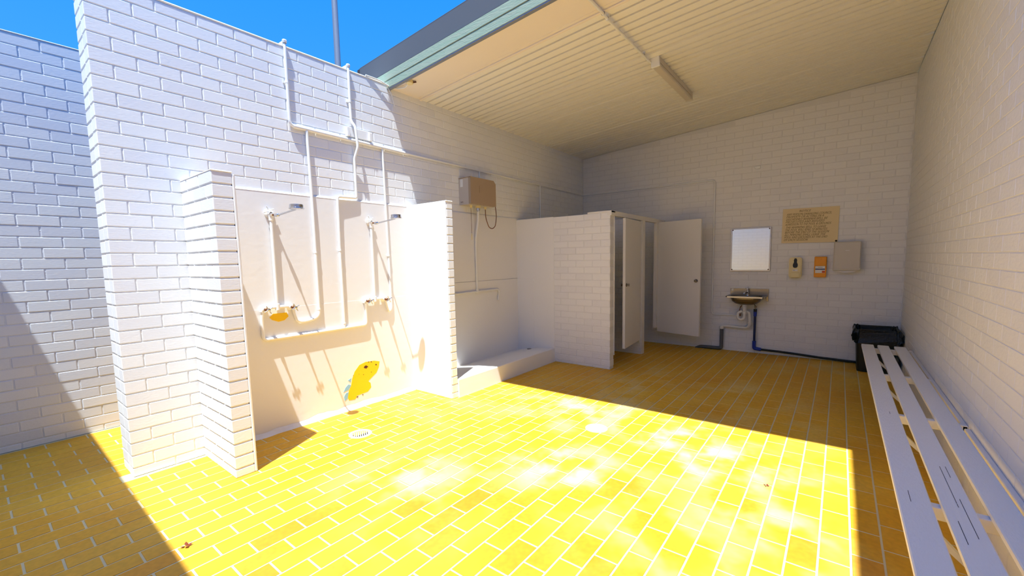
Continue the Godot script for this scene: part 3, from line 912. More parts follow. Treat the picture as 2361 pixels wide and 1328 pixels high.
func build_pipes() -> void:
	# water main over the wall, along it and round the corner to the basin, with drops to the right-hand taps and the cistern
	var p := thing("water_pipe", "white painted water pipe running level along the shower wall and round to the basin", "pipe", Vector3(0, 2.6, -1.2))
	var o := p.position
	var run := [Vector3(-0.06, 3.275, -1.205), Vector3(0.02, 3.275, -1.205), Vector3(0.02, 3.15, -1.205), Vector3(0.018, 2.600, -1.205), Vector3(0.018, 2.600, -1.5), Vector3(0.018, 2.592, -2.4)]
	pipe(p, "feed", less(o, run), 0.0125, 0.05, M.white)
	var ledge := MB.new()   # the level run is boxed with a lumpy mortar fillet
	ledge.tube(less(o, [Vector3(0.016, 2.601, -1.235), Vector3(0.016, 2.596, -1.8), Vector3(0.016, 2.590, -2.45)]), 0.0165, 10)
	part(p, "run", ledge.mesh(), M.white)
	pipe(p, "run", less(o, [Vector3(0.014, 2.591, -2.44), Vector3(0.012, 2.585, -3.5), Vector3(0.012, 2.575, -6.405), Vector3(0.4, 2.57, -6.405), Vector3(2.231, 2.567, -6.405), Vector3(2.231, 0.54, -6.405), Vector3(2.62, 0.546, -6.405)]), 0.0105, 0.05, M.white)
	pipe(p, "drop", less(o, [Vector3(0.018, 2.59, -1.347), Vector3(0.033, 1.9, -1.349), Vector3(0.033, 0.95, -1.35), Vector3(0.033, 0.925, -1.23), Vector3(0.036, 0.928, -1.15), Vector3(0.04, 1.05, -1.118)]), 0.0125, 0.06, M.white)
	pipe(p, "drop", less(o, [Vector3(0.018, 2.58, -2.122), Vector3(0.03, 1.9, -2.122), Vector3(0.03, 0.95, -2.135), Vector3(0.034, 0.915, -2.10), Vector3(0.04, 1.03, -2.058)]), 0.0105, 0.05, M.white)
	pipe(p, "drop", less(o, [Vector3(0.012, 2.585, -3.60), Vector3(0.012, 2.43, -3.60)]), 0.009, 0.02, M.white)
	pipe(p, "drop", less(o, [Vector3(0.012, 2.578, -5.0), Vector3(0.012, 1.9, -5.0)]), 0.009, 0.02, M.white)
	for c in [Vector3(0.018, 2.95, -1.205), Vector3(0.033, 1.53, -1.35), Vector3(0.033, 1.02, -1.35), Vector3(0.03, 1.50, -2.125)]:
		clip(p, c - o, 0.0125, Vector3.UP, M.white)
	var cap := MB.new()
	cap.lathe(Vector3(0.02, 3.262, -1.205) - o, Vector3.UP, [Vector2(0, 0.0155), Vector2(0.018, 0.019), Vector2(0.026, 0.016), Vector2(0.03, 0.0)], 14)
	part(p, "elbow", cap.mesh(), M.white)
	# the second feed, stepping sideways to the low run that joins the left-hand taps
	var q := thing("water_pipe_001", "white painted zigzag pipe from the wall top down to the low loop under the taps", "pipe", Vector3(0, 2.0, -1.7))
	o = q.position
	pipe(q, "feed", less(o, [Vector3(-0.06, 3.275, -1.782), Vector3(0.02, 3.275, -1.782), Vector3(0.02, 2.93, -1.78), Vector3(0.022, 2.77, -1.782), Vector3(0.055, 2.72, -1.80), Vector3(0.06, 2.53, -1.815), Vector3(0.03, 2.42, -1.79), Vector3(0.03, 2.055, -1.79), Vector3(0.036, 2.047, -1.59), Vector3(0.033, 1.6, -1.585), Vector3(0.033, 0.82, -1.588)]), 0.0125, 0.022, M.white)
	pipe(q, "low_run", less(o, [Vector3(0.042, 1.05, -0.872), Vector3(0.034, 0.97, -0.866), Vector3(0.033, 0.812, -0.868), Vector3(0.033, 0.812, -1.3), Vector3(0.033, 0.816, -1.826), Vector3(0.034, 0.95, -1.826), Vector3(0.042, 1.03, -1.818)]), 0.0125, 0.035, M.white)
	for c in [Vector3(0.02, 2.95, -1.78), Vector3(0.033, 1.55, -1.585), Vector3(0.033, 0.86, -1.588)]:
		clip(q, c - o, 0.0125, Vector3.UP, M.white)
	cap = MB.new()
	cap.lathe(Vector3(0.02, 3.262, -1.782) - o, Vector3.UP, [Vector2(0, 0.0155), Vector2(0.018, 0.019), Vector2(0.026, 0.016), Vector2(0.03, 0.0)], 14)
	part(q, "elbow", cap.mesh(), M.white)
	var bl := thing("wall_block", "small white painted mounting block behind the zigzag pipe", "block", Vector3(0, 2.66, -1.86))
	part(bl, "block", bx(Vector3(0.0, -0.03, -0.13), Vector3(0.02, 0.055, 0.13), 0.004), M.white)
	part(bl, "bracket", bx(Vector3(0.0, -0.035, 0.105), Vector3(0.04, 0.05, 0.135), 0.004), M.white)
	part(bl, "bracket", bx(Vector3(0.0, -0.035, -0.135), Vector3(0.04, 0.045, -0.105), 0.004), M.white)

# ------------------------------------------------------------------ cistern over the urinal
func build_cistern() -> void:
	var c := thing("cistern", "beige wall cistern with a pull cord above the urinal", "cistern", Vector3(0.0, 2.28, -3.455))
	var b := MB.new()
	b.prism([Vector2(-0.232, -0.165), Vector2(0.232, -0.165), Vector2(0.232, 0.115), Vector2(0.198, 0.152), Vector2(-0.232, 0.152)], Vector3(0.0, 0, 0), Vector3(0, 0, -1), Vector3.UP, 0.165)
	part(c, "tank", b.mesh(), M.cistern)
	var fm := MB.new()
	fm.prism([Vector2(-0.236, -0.160), Vector2(0.236, -0.160), Vector2(0.236, 0.12), Vector2(0.2, 0.158), Vector2(-0.236, 0.158)], Vector3(0.165, 0, 0), Vector3(0, 0, -1), Vector3.UP, 0.038)
	part(c, "front_cover", fm.mesh(), M.cistern_front)
	part(c, "lid", bx(Vector3(0.0, 0.15, -0.2), Vector3(0.205, 0.162, 0.236), 0.003), M.cistern_front)
	part(c, "hanger", bx(Vector3(0.03, 0.05, 0.232), Vector3(0.075, 0.145, 0.238), 0.002), M.pvc)
	part(c, "seam", bx(Vector3(0.2028, -0.02, 0.078), Vector3(0.2038, 0.07, 0.08)), M.rust)
	for s in [0.035, 0.06]:
		var k := MB.new()
		k.lathe(Vector3(s, -0.13, 0.232), Vector3(0, 0, 1), [Vector2(0, 0.006), Vector2(0.003, 0.005), Vector2(0.004, 0)], 10)
		part(c, "screw", k.mesh(), M.rust)
	for q in [[0.10, 0.13, 0.018, M.cream_plastic], [0.10, 0.0, 0.034, M.cream_plastic], [0.10, -0.14, 0.018, M.cream_plastic]]:
		var u := MB.new()
		u.lathe(Vector3(q[0], -0.165, q[1]), Vector3.DOWN, [Vector2(0, q[2]), Vector2(0.014, q[2]), Vector2(0.018, q[2] * 0.7), Vector2(0.03, q[2] * 0.6), Vector2(0.03, 0)], 16)
		part(c, "outlet_nut", u.mesh(), q[3])
	var nut := MB.new()
	nut.lathe(Vector3(0.10, -0.19, 0.0), Vector3.DOWN, [Vector2(0, 0.026), Vector2(0.022, 0.026), Vector2(0.03, 0.02), Vector2(0.04, 0.018)], 12)
	part(c, "union_nut", nut.mesh(), M.chrome)
	var cord := MB.new()
	cord.tube([Vector3(0.10, -0.19, 0.13), Vector3(0.102, -0.36, 0.13), Vector3(0.10, -0.52, 0.128)], 0.0025, 6)
	var cd := part(c, "pull_cord", cord.mesh(), M.brass)
	var grip := MB.new()
	grip.lathe(Vector3(0.10, -0.51, 0.128), Vector3.DOWN, [Vector2(0, 0.003), Vector2(0.01, 0.007), Vector2(0.075, 0.007), Vector2(0.08, 0.0)], 10)
	part(cd, "cord_grip", grip.mesh(), M.cream_plastic)
	var hose := MB.new()
	hose.tube(arc([Vector3(0.10, -0.19, -0.14), Vector3(0.10, -0.30, -0.142), Vector3(0.11, -0.42, -0.19), Vector3(0.12, -0.44, -0.25), Vector3(0.13, -0.40, -0.30), Vector3(0.14, -0.27, -0.315), Vector3(0.13, -0.10, -0.30), Vector3(0.1, 0.0, -0.26), Vector3(0.08, 0.02, -0.235)], 0.07), 0.0055, 8)
	part(c, "braided_hose", hose.mesh(), M.brass)
	var v := MB.new()
	v.lathe(Vector3(0.12, 0.0, -0.232), Vector3(0, 0, -1), [Vector2(0, 0.012), Vector2(0.02, 0.012), Vector2(0.03, 0.016), Vector2(0.04, 0.012), Vector2(0.044, 0)], 12)
	part(c, "inlet_valve", v.mesh(), M.brass)
	var f := thing("flush_pipe", "pale flush pipe under the cistern with a spray bar over the urinal", "pipe", Vector3(0.03, 1.03, -3.475))
	var fp := MB.new()
	fp.tube([Vector3(0.07, 1.03, 0.018), Vector3(0.06, 0.9, 0.014), Vector3(0.0, 0.68, 0.0), Vector3(0.0, 0.015, 0.0)], 0.0165, 12)
	part(f, "down_pipe", fp.mesh(), M.pvc)
	var sb := MB.new()
	sb.tube(arc([Vector3(0, -0.012, 0.95), Vector3(0, 0.0, 0.0), Vector3(0, 0.002, -0.435), Vector3(0.0, -0.05, -0.45), Vector3(0.0, -0.12, -0.425)], 0.035), 0.014, 12)
	part(f, "spray_bar", sb.mesh(), M.pvc)
	var te := MB.new()
	te.tube([Vector3(0, -0.004, 0.03), Vector3(0, 0.0, -0.03)], 0.019, 12)
	te.tube([Vector3(0, 0.0, 0), Vector3(0, 0.035, 0)], 0.021, 12)
	part(f, "tee", te.mesh(), M.pvc)
	var nz := MB.new()
	nz.tube([Vector3(0.0, -0.105, -0.43), Vector3(0.008, -0.15, -0.415)], [0.018, 0.014], 10)
	part(f, "nozzle", nz.mesh(), M.pvc)

# ------------------------------------------------------------------ basin
func to_edge(v: Vector3) -> Vector3:   # out from the bowl to the straight edge of the deck
	var d := Vector2(v.x / 0.245, (v.z - 0.155) / 0.155)
	var m := maxf(absf(d.x), absf(d.y))
	return Vector3(d.x / m * 0.245, v.y, 0.155 + d.y / m * 0.155)

func build_basin() -> void:
	var zc := BACK
	var b := thing("wash_basin", "small stainless steel wall basin under the mirror", "basin", Vector3(2.72, 0.85, zc))
	# bowl: half ellipses stacked downwards
	var bowl := MB.new()
	var rings := []
	for lv in [[0.0, 1.0], [-0.03, 0.97], [-0.065, 0.88], [-0.095, 0.70], [-0.112, 0.42], [-0.118, 0.12]]:
		var ring := []
		for k in 29:
			var a := TAU * k / 28.0
			var sx := signf(cos(a)) * pow(absf(cos(a)), 0.75)
			var sz := signf(sin(a)) * pow(absf(sin(a)), 0.75)
			ring.append(Vector3(sx * 0.205 * lv[1], lv[0] - 0.012, 0.155 + sz * 0.125 * lv[1]))
		rings.append(ring)
	for i in rings.size() - 1:
		for k in 28:
			bowl.quad(rings[i][k + 1], rings[i][k], rings[i + 1][k], rings[i + 1][k + 1])
	for k in 28: bowl.tri(rings[-1][k + 1], rings[-1][k], Vector3(0, -0.131, 0.155))
	part(b, "bowl", bowl.mesh(), M.steel)
	# rim deck with the hole of the bowl
	var deck := MB.new()
	for k in 28:
		var p: Vector3 = rings[0][k]
		var q: Vector3 = rings[0][k + 1]
		deck.quad(p + Vector3(0, 0.012, 0), to_edge(p) + Vector3(0, 0.012, 0), to_edge(q) + Vector3(0, 0.012, 0), q + Vector3(0, 0.012, 0))
		deck.quad(p + Vector3(0, 0.012, 0), q + Vector3(0, 0.012, 0), q, p)
	part(b, "rim", deck.mesh(), M.steel)
	part(b, "front_lip", bx(Vector3(-0.225, -0.02, 0.302), Vector3(0.225, 0.004, 0.316), 0.003), M.alu)
	part(b, "side_lip", bx(Vector3(-0.248, -0.015, 0.01), Vector3(-0.24, 0.004, 0.29), 0.002), M.steel)
	part(b, "side_lip", bx(Vector3(0.24, -0.015, 0.01), Vector3(0.248, 0.004, 0.29), 0.002), M.steel)
	part(b, "splashback", bx(Vector3(-0.235, 0.0, 0.003), Vector3(0.262, 0.098, 0.012), 0.002), M.steel)
	part(b, "bracket", bx(Vector3(0.236, -0.08, 0.003), Vector3(0.262, 0.0, 0.012), 0.002), M.steel)
	part(b, "sticker", bx(Vector3(-0.225, 0.062, 0.0118), Vector3(-0.195, 0.094, 0.013)), M.pvc)
	var t := MB.new()
	t.lathe(Vector3(0.0, 0.0, 0.055), Vector3.UP, [Vector2(0, 0.024), Vector2(0.008, 0.022), Vector2(0.02, 0.014), Vector2(0.075, 0.014), Vector2(0.082, 0.010), Vector2(0.1, 0.008), Vector2(0.102, 0.0)], 16)
	t.tube(arc([Vector3(0.0, 0.04, 0.055), Vector3(-0.012, 0.055, 0.1), Vector3(-0.03, 0.045, 0.14), Vector3(-0.032, 0.025, 0.145)], 0.02), 0.011, 12)
	var tp := part(b, "tap", t.mesh(), M.chrome)
	var x := MB.new()
	for k in 4:
		var d := Vector3(cos(TAU * k / 4), 0, sin(TAU * k / 4))
		x.tube([Vector3(0, 0.106, 0.055), Vector3(0, 0.106, 0.055) + d * 0.034], [0.005, 0.006], 8)
	part(tp, "cross_handle", x.mesh(), M.chrome)
	# waste: a bottle trap, the arm to the left and the grey pipe to the floor
	var w := thing("waste_pipe", "white plastic waste trap and pipe under the steel basin", "pipe", Vector3(2.7, 0.4, zc))
	var tr := MB.new()
	tr.lathe(Vector3(0.0, 0.32, 0.14), Vector3.DOWN, [Vector2(0, 0.0), Vector2(0, 0.03), Vector2(0.02, 0.034), Vector2(0.028, 0.026), Vector2(0.09, 0.024), Vector2(0.10, 0.031), Vector2(0.125, 0.031), Vector2(0.13, 0.022)], 16)
	part(w, "tail_piece", tr.mesh(), M.pvc)
	var ub := MB.new()
	ub.tube(arc([Vector3(0.0, 0.20, 0.14), Vector3(0.0, 0.12, 0.14), Vector3(-0.045, 0.095, 0.135), Vector3(-0.085, 0.12, 0.13), Vector3(-0.085, 0.20, 0.13), Vector3(-0.03, 0.225, 0.13)], 0.05), 0.02, 12)
	part(w, "trap", ub.mesh(), M.pvc)
	var am := MB.new()
	am.tube(arc([Vector3(0.0, 0.22, 0.13), Vector3(0.06, 0.21, 0.11), Vector3(0.068, 0.02, 0.09), Vector3(0.03, -0.03, 0.06), Vector3(-0.3, -0.022, 0.045), Vector3(-0.318, -0.05, 0.045)], 0.035), 0.0185, 12)
	part(w, "arm", am.mesh(), M.pvc)
	for c in [[Vector3(0.068, 0.075, 0.094), Vector3(0.068, 0.035, 0.09)], [Vector3(0.0, 0.215, 0.14), Vector3(0.0, 0.185, 0.14)]]:
		var cl := MB.new()
		cl.tube(c, 0.0255, 14)
		part(w, "coupling", cl.mesh(), M.pvc)
	var gp := MB.new()
	gp.tube(arc([Vector3(-0.315, -0.05, 0.045), Vector3(-0.315, -0.365, 0.045), Vector3(-0.345, -0.372, 0.045), Vector3(-0.62, -0.376, 0.045), Vector3(-0.68, -0.41, 0.045)], 0.03), 0.0255, 14)
	part(w, "floor_pipe", gp.mesh(), M.grey_pvc).set_meta("label", "dark grey lower length")
	var cc := MB.new()
	cc.tube([Vector3(-0.315, -0.03, 0.045), Vector3(-0.315, -0.07, 0.045)], 0.029, 14)
	part(w, "coupling", cc.mesh(), M.pvc)
	# water: the stop valve on the left, the blue supply on the right with its black hose along the wall
	var sv := thing("stop_valve", "small chrome stop valve and hose left of the basin trap", "valve", Vector3(2.605, 0.58, zc))
	var vb := MB.new()
	vb.tube([Vector3(0.02, -0.04, 0.02), Vector3(0.015, 0.0, 0.03), Vector3(0.015, 0.05, 0.03)], 0.01, 10)
	part(sv, "body", vb.mesh(), M.brass)
	var vk := MB.new()
	vk.lathe(Vector3(0.012, 0.015, 0.03), Vector3(-0.25, 0, 1), [Vector2(0, 0.008), Vector2(0.03, 0.008), Vector2(0.03, 0.022), Vector2(0.046, 0.020), Vector2(0.048, 0.0)], 16)
	part(sv, "handle", vk.mesh(), M.alu)
	var vh := MB.new()
	vh.tube(arc([Vector3(0.015, 0.05, 0.03), Vector3(0.025, 0.10, 0.05), Vector3(0.07, 0.135, 0.08), Vector3(0.11, 0.15, 0.09)], 0.04), 0.006, 8)
	part(sv, "hose", vh.mesh(), M.brass)
	var bp := thing("blue_pipe", "blue plastic supply pipe right of the basin, black hose running to the bin", "pipe", Vector3(2.825, 0.4, zc))
	var b1 := MB.new()
	b1.tube([Vector3(0, 0.21, 0.045), Vector3(0, -0.25, 0.045)], 0.0155, 12)
	part(bp, "riser", b1.mesh(), M.blue_stripe)
	var b2 := MB.new()
	b2.tube([Vector3(0, 0.15, 0.045), Vector3(0, 0.215, 0.045)], [0.019, 0.022], 12)
	part(bp, "fitting", b2.mesh(), M.blue)
	b2 = MB.new()
	b2.tube(arc([Vector3(0, -0.215, 0.045), Vector3(0, -0.325, 0.045), Vector3(0.09, -0.333, 0.045)], 0.02), 0.024, 14)
	part(bp, "elbow", b2.mesh(), M.blue)
	var b3 := MB.new()
	b3.tube([Vector3(0, 0.21, 0.045), Vector3(0, 0.255, 0.045)], 0.021, 12)
	part(bp, "collar", b3.mesh(), M.black_plastic)
	var b4 := MB.new()
	b4.tube(arc([Vector3(0, 0.255, 0.045), Vector3(0, 0.31, 0.045), Vector3(-0.05, 0.36, 0.07), Vector3(-0.10, 0.39, 0.09)], 0.03), 0.0075, 8)
	part(bp, "hose_tail", b4.mesh(), M.steel)
	var b6 := MB.new()
	b6.lathe(Vector3(0, 0.285, 0.045), Vector3(0.3, 0.2, 1), [Vector2(-0.012, 0.0), Vector2(-0.012, 0.015), Vector2(0.03, 0.013), Vector2(0.034, 0.0)], 12)
	part(bp, "valve", b6.mesh(), M.steel)
	var b5 := MB.new()
	b5.tube([Vector3(0.08, -0.333, 0.045), Vector3(0.30, -0.338, 0.04), Vector3(0.55, -0.352, 0.03), Vector3(0.8, -0.368, 0.03), Vector3(1.0, -0.374, 0.032), Vector3(1.25, -0.378, 0.035)], 0.0155, 12)
	part(bp, "black_hose", b5.mesh(), M.black_plastic)

# ------------------------------------------------------------------ things on the basin wall
func build_wall_fittings() -> void:
	var z := BACK
	var m := thing("mirror", "rectangular mirror in a thin metal frame above the basin", "mirror", Vector3(2.73, 1.518, z))
	var g := MB.new()
	g.add_hexa([Vector3(-0.245, -0.3, 0.002), Vector3(0.245, -0.3, 0.002), Vector3(0.245, 0.3, 0.002), Vector3(-0.245, 0.3, 0.002), Vector3(-0.245, -0.3, 0.012), Vector3(0.245, -0.3, 0.012), Vector3(0.245, 0.3, 0.012), Vector3(-0.245, 0.3, 0.012)])
	part(m, "glass", g.mesh(), M.mirror)
	part(m, "frame_rail", bx(Vector3(-0.258, -0.316, 0), Vector3(0.258, -0.297, 0.022), 0.003), M.alu)
	part(m, "frame_rail", bx(Vector3(-0.258, 0.297, 0), Vector3(0.258, 0.312, 0.022), 0.003), M.alu)
	part(m, "frame_stile", bx(Vector3(-0.258, -0.316, 0), Vector3(-0.241, 0.312, 0.021), 0.003), M.alu)
	part(m, "frame_stile", bx(Vector3(0.241, -0.316, 0), Vector3(0.258, 0.312, 0.021), 0.003), M.alu)
	for c in [Vector2(-0.235, 0.29), Vector2(0.235, 0.29), Vector2(-0.235, -0.29), Vector2(0.235, -0.29)]:
		var k := MB.new()
		k.lathe(Vector3(c.x, c.y, 0.012), Vector3(0, 0, 1), [Vector2(0, 0.009), Vector2(0.004, 0.007), Vector2(0.005, 0)], 10)
		part(m, "clip", k.mesh(), M.rust)
	# hand lettered notice
	var s := thing("notice_board", "cream notice board with brown hand lettering on the basin wall", "sign", Vector3(3.428, 1.824, z))
	s.rotation.z = -0.012
	part(s, "board", bx(Vector3(-0.314, -0.233, 0.001), Vector3(0.314, 0.233, 0.009), 0.001), M.board)
	var font := SystemFont.new()
	font.font_names = PackedStringArray(["Droid Sans"])
	var rows := [["NOTICE", -0.125, 0.196, 0.125], ["ANY PERSON DAMAGING COUNCIL", -0.265, 0.155, 0.50], ["PROPERTY OR ACTING IN A", -0.27, 0.121, 0.42], ["DISORDERLY MANNER WILL BE", -0.272, 0.087, 0.46], ["PROSECUTED AND REFUSED", -0.275, 0.053, 0.43], ["ADMISSION TO THE POOL & GROUNDS", -0.277, 0.019, 0.51],
		["THE WARNING BELL TO LEAVE", -0.270, -0.021, 0.45], ["THE POOL WILL RING 10 MINUTES", -0.275, -0.055, 0.47], ["BEFORE THE END OF THE SESSION", -0.278, -0.089, 0.49], ["ALL PERSONS SHALL LEAVE THE", -0.280, -0.123, 0.46], ["POOL AND GROUNDS AT THE END", -0.283, -0.157, 0.48], ["OF EACH SESSION", -0.285, -0.191, 0.27]]
	for r in rows:
		var t := TextMesh.new()
		t.text = r[0]
		t.font = font
		t.font_size = 48
		t.pixel_size = 0.001
		t.depth = 0.02
		t.horizontal_alignment = HORIZONTAL_ALIGNMENT_LEFT
		t.vertical_alignment = VERTICAL_ALIGNMENT_CENTER
		var width := maxf(t.get_aabb().size.x, 0.001)
		var kx: float = r[3] / width
		var ky := 0.029 / 0.036
		part(s, "lettering", t, M.ink, Transform3D(Basis(Vector3(kx, 0, 0), Vector3(ky * 0.3, ky, 0), Vector3(0, 0, 0.05)), Vector3(r[1], r[2], 0.0094)))
	var bolt := MB.new()
	bolt.lathe(Vector3(0.298, -0.217, 0.009), Vector3(0, 0, 1), [Vector2(0, 0.012), Vector2(0.005, 0.010), Vector2(0.006, 0)], 12)
	part(s, "bolt_head", bolt.mesh(), M.dark)
	# soap dispenser
	var d := thing("soap_dispenser", "cream soap dispenser with a dark window beside the orange box", "dispenser", Vector3(3.292, 1.255, z))
	var db := MB.new()
	db.prism(soft_rect(0.148, 0.282, 0.035), Vector3(0, 0, 0.0), Vector3.RIGHT, Vector3.UP, 0.075)
	part(d, "housing", db.mesh(), M.cream_plastic)
	var df := MB.new()
	df.prism(soft_rect(0.128, 0.258, 0.032), Vector3(0, 0, 0.075), Vector3.RIGHT, Vector3.UP, 0.012)
	part(d, "cover", df.mesh(), M.cream_plastic)
	var key := []
	for k in 28:
		var a := TAU * k / 28.0
		var yy := 0.065 * sin(a)
		var wd := 0.026 + 0.010 * clampf(-yy / 0.06, -0.35, 1.0) - 0.007 * exp(-pow((yy - 0.01) / 0.018, 2))
		key.append(Vector2(signf(cos(a)) * pow(absf(cos(a)), 0.7) * wd, yy + 0.062))
	var dw := MB.new()
	dw.prism(key, Vector3(0.0, 0.0, 0.087), Vector3.RIGHT, Vector3.UP, 0.003)
	part(d, "window", dw.mesh(), M.smoke)
	part(d, "label_strip", bx(Vector3(-0.03, -0.048, 0.087), Vector3(0.03, -0.022, 0.0876)), M.paper)
	part(d, "label_mark", bx(Vector3(-0.026, -0.037, 0.0876), Vector3(0.0, -0.033, 0.088)), M.dark)
	part(d, "push_bar", bx(Vector3(-0.05, -0.135, 0.087), Vector3(0.05, -0.065, 0.096), 0.006), M.cream_plastic)
	# orange box
	var y := thing("orange_box", "orange-yellow wall box with a white label between the dispensers", "box", Vector3(3.570, 1.262, z))
	part(y, "case", bx(Vector3(-0.067, -0.137, 0.0), Vector3(0.067, 0.137, 0.058), 0.006), M.orange_plastic)
	part(y, "lid", bx(Vector3(-0.062, 0.015, 0.058), Vector3(0.062, 0.133, 0.066), 0.004), M.orange_plastic)
	part(y, "label_panel", bx(Vector3(-0.054, -0.080, 0.058), Vector3(0.052, 0.012, 0.0592)), M.paper)
	part(y, "label_band", bx(Vector3(-0.054, -0.036, 0.0592), Vector3(0.052, -0.022, 0.06)), M.label_blue)
	part(y, "label_band", bx(Vector3(-0.024, -0.006, 0.0592), Vector3(0.026, -0.002, 0.06)), M.label_blue)
	part(y, "label_mark", bx(Vector3(0.02, -0.078, 0.0592), Vector3(0.052, -0.05, 0.06)), M.label_red)
	var kn := MB.new()
	kn.lathe(Vector3(0.002, 0.098, 0.066), Vector3(0, 0, 1), [Vector2(0, 0.011), Vector2(0.004, 0.010), Vector2(0.005, 0)], 14)
	part(y, "lock", kn.mesh(), M.orange_plastic)
	# paper towel dispenser
	var p := thing("towel_dispenser", "large beige paper towel dispenser below the notice board corner", "dispenser", Vector3(3.845, 1.405, z))
	var pb := MB.new()
	pb.add_hexa([Vector3(-0.14, -0.18, 0.0), Vector3(0.14, -0.18, 0.0), Vector3(0.14, 0.182, 0.0), Vector3(-0.14, 0.182, 0.0), Vector3(-0.14, -0.18, 0.115), Vector3(0.14, -0.18, 0.115), Vector3(0.14, 0.182, 0.095), Vector3(-0.14, 0.182, 0.095)], 0.012)
	part(p, "case", pb.mesh(), M.dispenser)
	part(p, "bottom_rail", bx(Vector3(-0.142, -0.187, 0.0), Vector3(0.142, -0.158, 0.119), 0.006), M.dispenser)
	part(p, "window", bx(Vector3(-0.02, 0.060, 0.098), Vector3(0.022, 0.072, 0.1015), 0.001), M.paper)
	var lk := MB.new()
	lk.lathe(Vector3(0.06, -0.118, 0.110), Vector3(0, 0, 1), [Vector2(0, 0.012), Vector2(0.004, 0.011), Vector2(0.005, 0)], 14)
	part(p, "lock", lk.mesh(), M.dispenser)
	var tw := MB.new()
	var half := []
	for k in 15: half.append(Vector2(-0.105 + 0.015 * k, -0.185 - 0.032 * sqrt(maxf(0.0, 1.0 - pow((k - 7.0) / 7.0, 2)))))
	half.append(Vector2(0.105, -0.17)); half.append(Vector2(-0.105, -0.17))
	tw.prism(half, Vector3(0, 0, 0.05), Vector3.RIGHT, Vector3.UP, 0.04)
	part(p, "paper_towel", tw.mesh(), M.paper)
	var hk := thing("wall_plug", "small white anchor block high on the basin wall", "block", Vector3(2.79, 2.675, z))
	part(hk, "block", bx(Vector3(-0.035, -0.02, 0), Vector3(0.035, 0.02, 0.02), 0.006), M.white)
	part(hk, "stub", bx(Vector3(-0.05, 0.0, 0), Vector3(-0.03, 0.022, 0.014), 0.004), M.white)

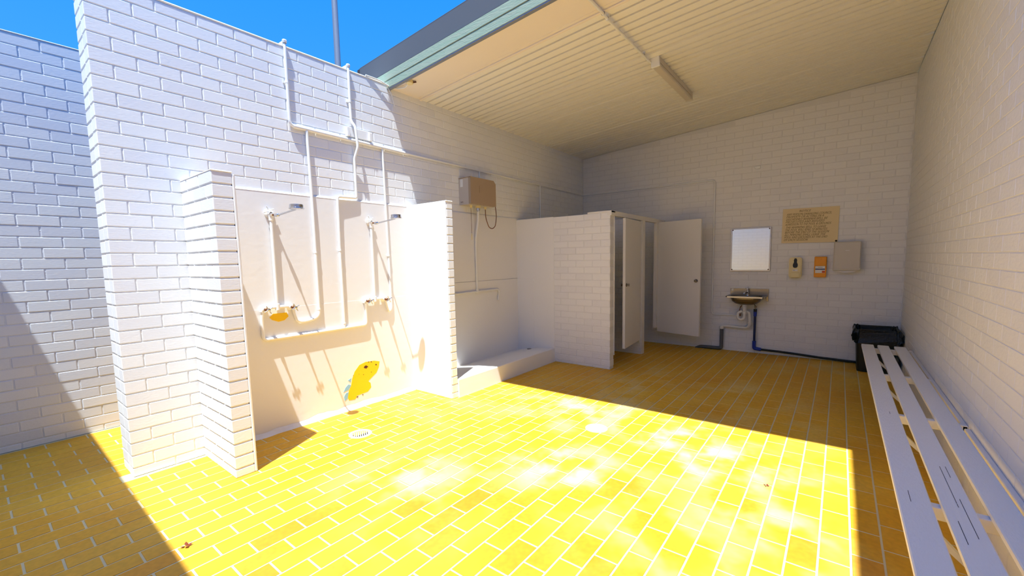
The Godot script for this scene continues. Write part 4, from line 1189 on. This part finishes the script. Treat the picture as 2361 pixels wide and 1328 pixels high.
# ------------------------------------------------------------------ bin, drains, pole, litter
func build_small_things() -> void:
	var b := thing("rubbish_bin", "square black rubbish bin at the far end of the bench", "bin", Vector3(4.165, 0, -6.145))
	var body := MB.new()
	var lo := soft_rect(0.34, 0.40, 0.05)
	var hi := soft_rect(0.40, 0.45, 0.05)
	for k in lo.size():
		var q := (k + 1) % lo.size()
		var a0: Vector2 = lo[k]
		var a1: Vector2 = lo[q]
		var c0: Vector2 = hi[k]
		var c1: Vector2 = hi[q]
		body.quad(Vector3(a0.x, 0, -a0.y), Vector3(a1.x, 0, -a1.y), Vector3(c1.x, 0.5, -c1.y), Vector3(c0.x, 0.5, -c0.y))
		body.tri(Vector3(a1.x, 0.002, -a1.y), Vector3(a0.x, 0.002, -a0.y), Vector3(0, 0.002, 0))
	part(b, "body", body.mesh(), M.black_plastic)
	# the liner folded over the rim, hanging in creases
	var bag := MB.new()
	var cre := noise(9.0, 77, 3)
	var prev := []
	var rimmed := soft_rect(0.41, 0.46, 0.05, 8)
	var levels := [[0.44, 0.93, 0], [0.505, 0.96, 0], [0.524, 1.0, 0], [0.515, 1.035, 0], [0.47, 1.07, 1], [0.41, 1.10, 1], [0.375, 1.12, 1]]
	for lv in levels:
		var ring := []
		for k in rimmed.size():
			var p: Vector2 = rimmed[k] * lv[1]
			var w: float = cre.get_noise_2d(k * 0.12, lv[0] * 2.0)
			p += rimmed[k].normalized() * 0.02 * w * (1.0 + lv[2])
			ring.append(Vector3(minf(p.x, 0.238), lv[0] + 0.022 * cre.get_noise_2d(k * 0.05 + 9.0, lv[0]) * (1 + lv[2]), maxf(-p.y, -0.262)))
		if prev.size():
			for k in ring.size():
				var q := (k + 1) % ring.size()
				bag.quad(prev[q], prev[k], ring[k], ring[q])
		prev = ring
	part(b, "bin_liner", bag.mesh(), M.bin_bag)
	drain("floor_drain", "round floor drain grate in the sun in front of the showers", Vector3(0.63, 0.001, -1.325), Vector2(0.86, 0.51))
	drain("floor_drain_001", "round floor drain grate near the roof's shadow edge, mid floor", Vector3(2.195, 0.001, -2.553), Vector2(0.87, -0.49))
	var po := thing("pole", "tall grey galvanised pole standing outside beyond the wall", "pole", Vector3(-3.0, -0.26, -3.52))
	var pm := MB.new()
	pm.tube([Vector3(0, 0, 0), Vector3(0, 4.6, 0), Vector3(0, 9.0, 0)], [0.05, 0.048, 0.044], 16)
	part(po, "shaft", pm.mesh(), M.galv)
	var lf := thing("dead_leaf", "shrivelled reddish leaf on a sunlit paver near the front", "leaf", Vector3(1.17, 0.002, 0.02))
	leaf(lf, 0.028)
	lf = thing("dead_leaf_001", "tiny red-brown leaf scrap on the pavers towards the bench", "leaf", Vector3(3.47, 0.002, -2.33))
	leaf(lf, 0.018)

func leaf(o: Node3D, r: float) -> void:
	var m := MB.new()
	for k in 4:
		var a := k * 1.7
		var d := Vector3(cos(a), 0, sin(a))
		var s := Vector3(-sin(a), 0, cos(a))
		m.tri(Vector3.ZERO + d * r * 0.1, d * r + Vector3(0, r * 0.35, 0), d * r * 0.5 + s * r * 0.35 + Vector3(0, 0.001, 0))
		m.tri(d * r * 0.1, d * r * 0.5 - s * r * 0.3 + Vector3(0, r * 0.2, 0), d * r + Vector3(0, r * 0.35, 0))
	part(o, "blade", m.mesh(), M.leaf)

func drain(called: String, label: String, at: Vector3, along: Vector2) -> void:
	var d := thing(called, label, "drain", at, "round floor drains")
	d.rotation.y = atan2(-along.y, along.x)
	var well := MB.new()
	well.lathe(Vector3(0, -0.002, 0), Vector3.UP, [Vector2(0, 0.0), Vector2(0, 0.074), Vector2(0.001, 0.074), Vector2(0.0012, 0.0)], 28)
	part(d, "well", well.mesh(), M.dark)
	var rim := MB.new()
	rim.lathe(Vector3(0, -0.002, 0), Vector3.UP, [Vector2(0, 0.094), Vector2(0.005, 0.091), Vector2(0.006, 0.086), Vector2(0.006, 0.072), Vector2(0.002, 0.070)], 32)
	part(d, "rim", rim.mesh(), M.drain)
	for k in range(-4, 5):
		var y := k * 0.0158
		var half := sqrt(0.0052 - y * y)
		part(d, "bar", bx(Vector3(-half, -0.001, y - 0.0044), Vector3(half, 0.003, y + 0.0044), 0.001), M.drain)
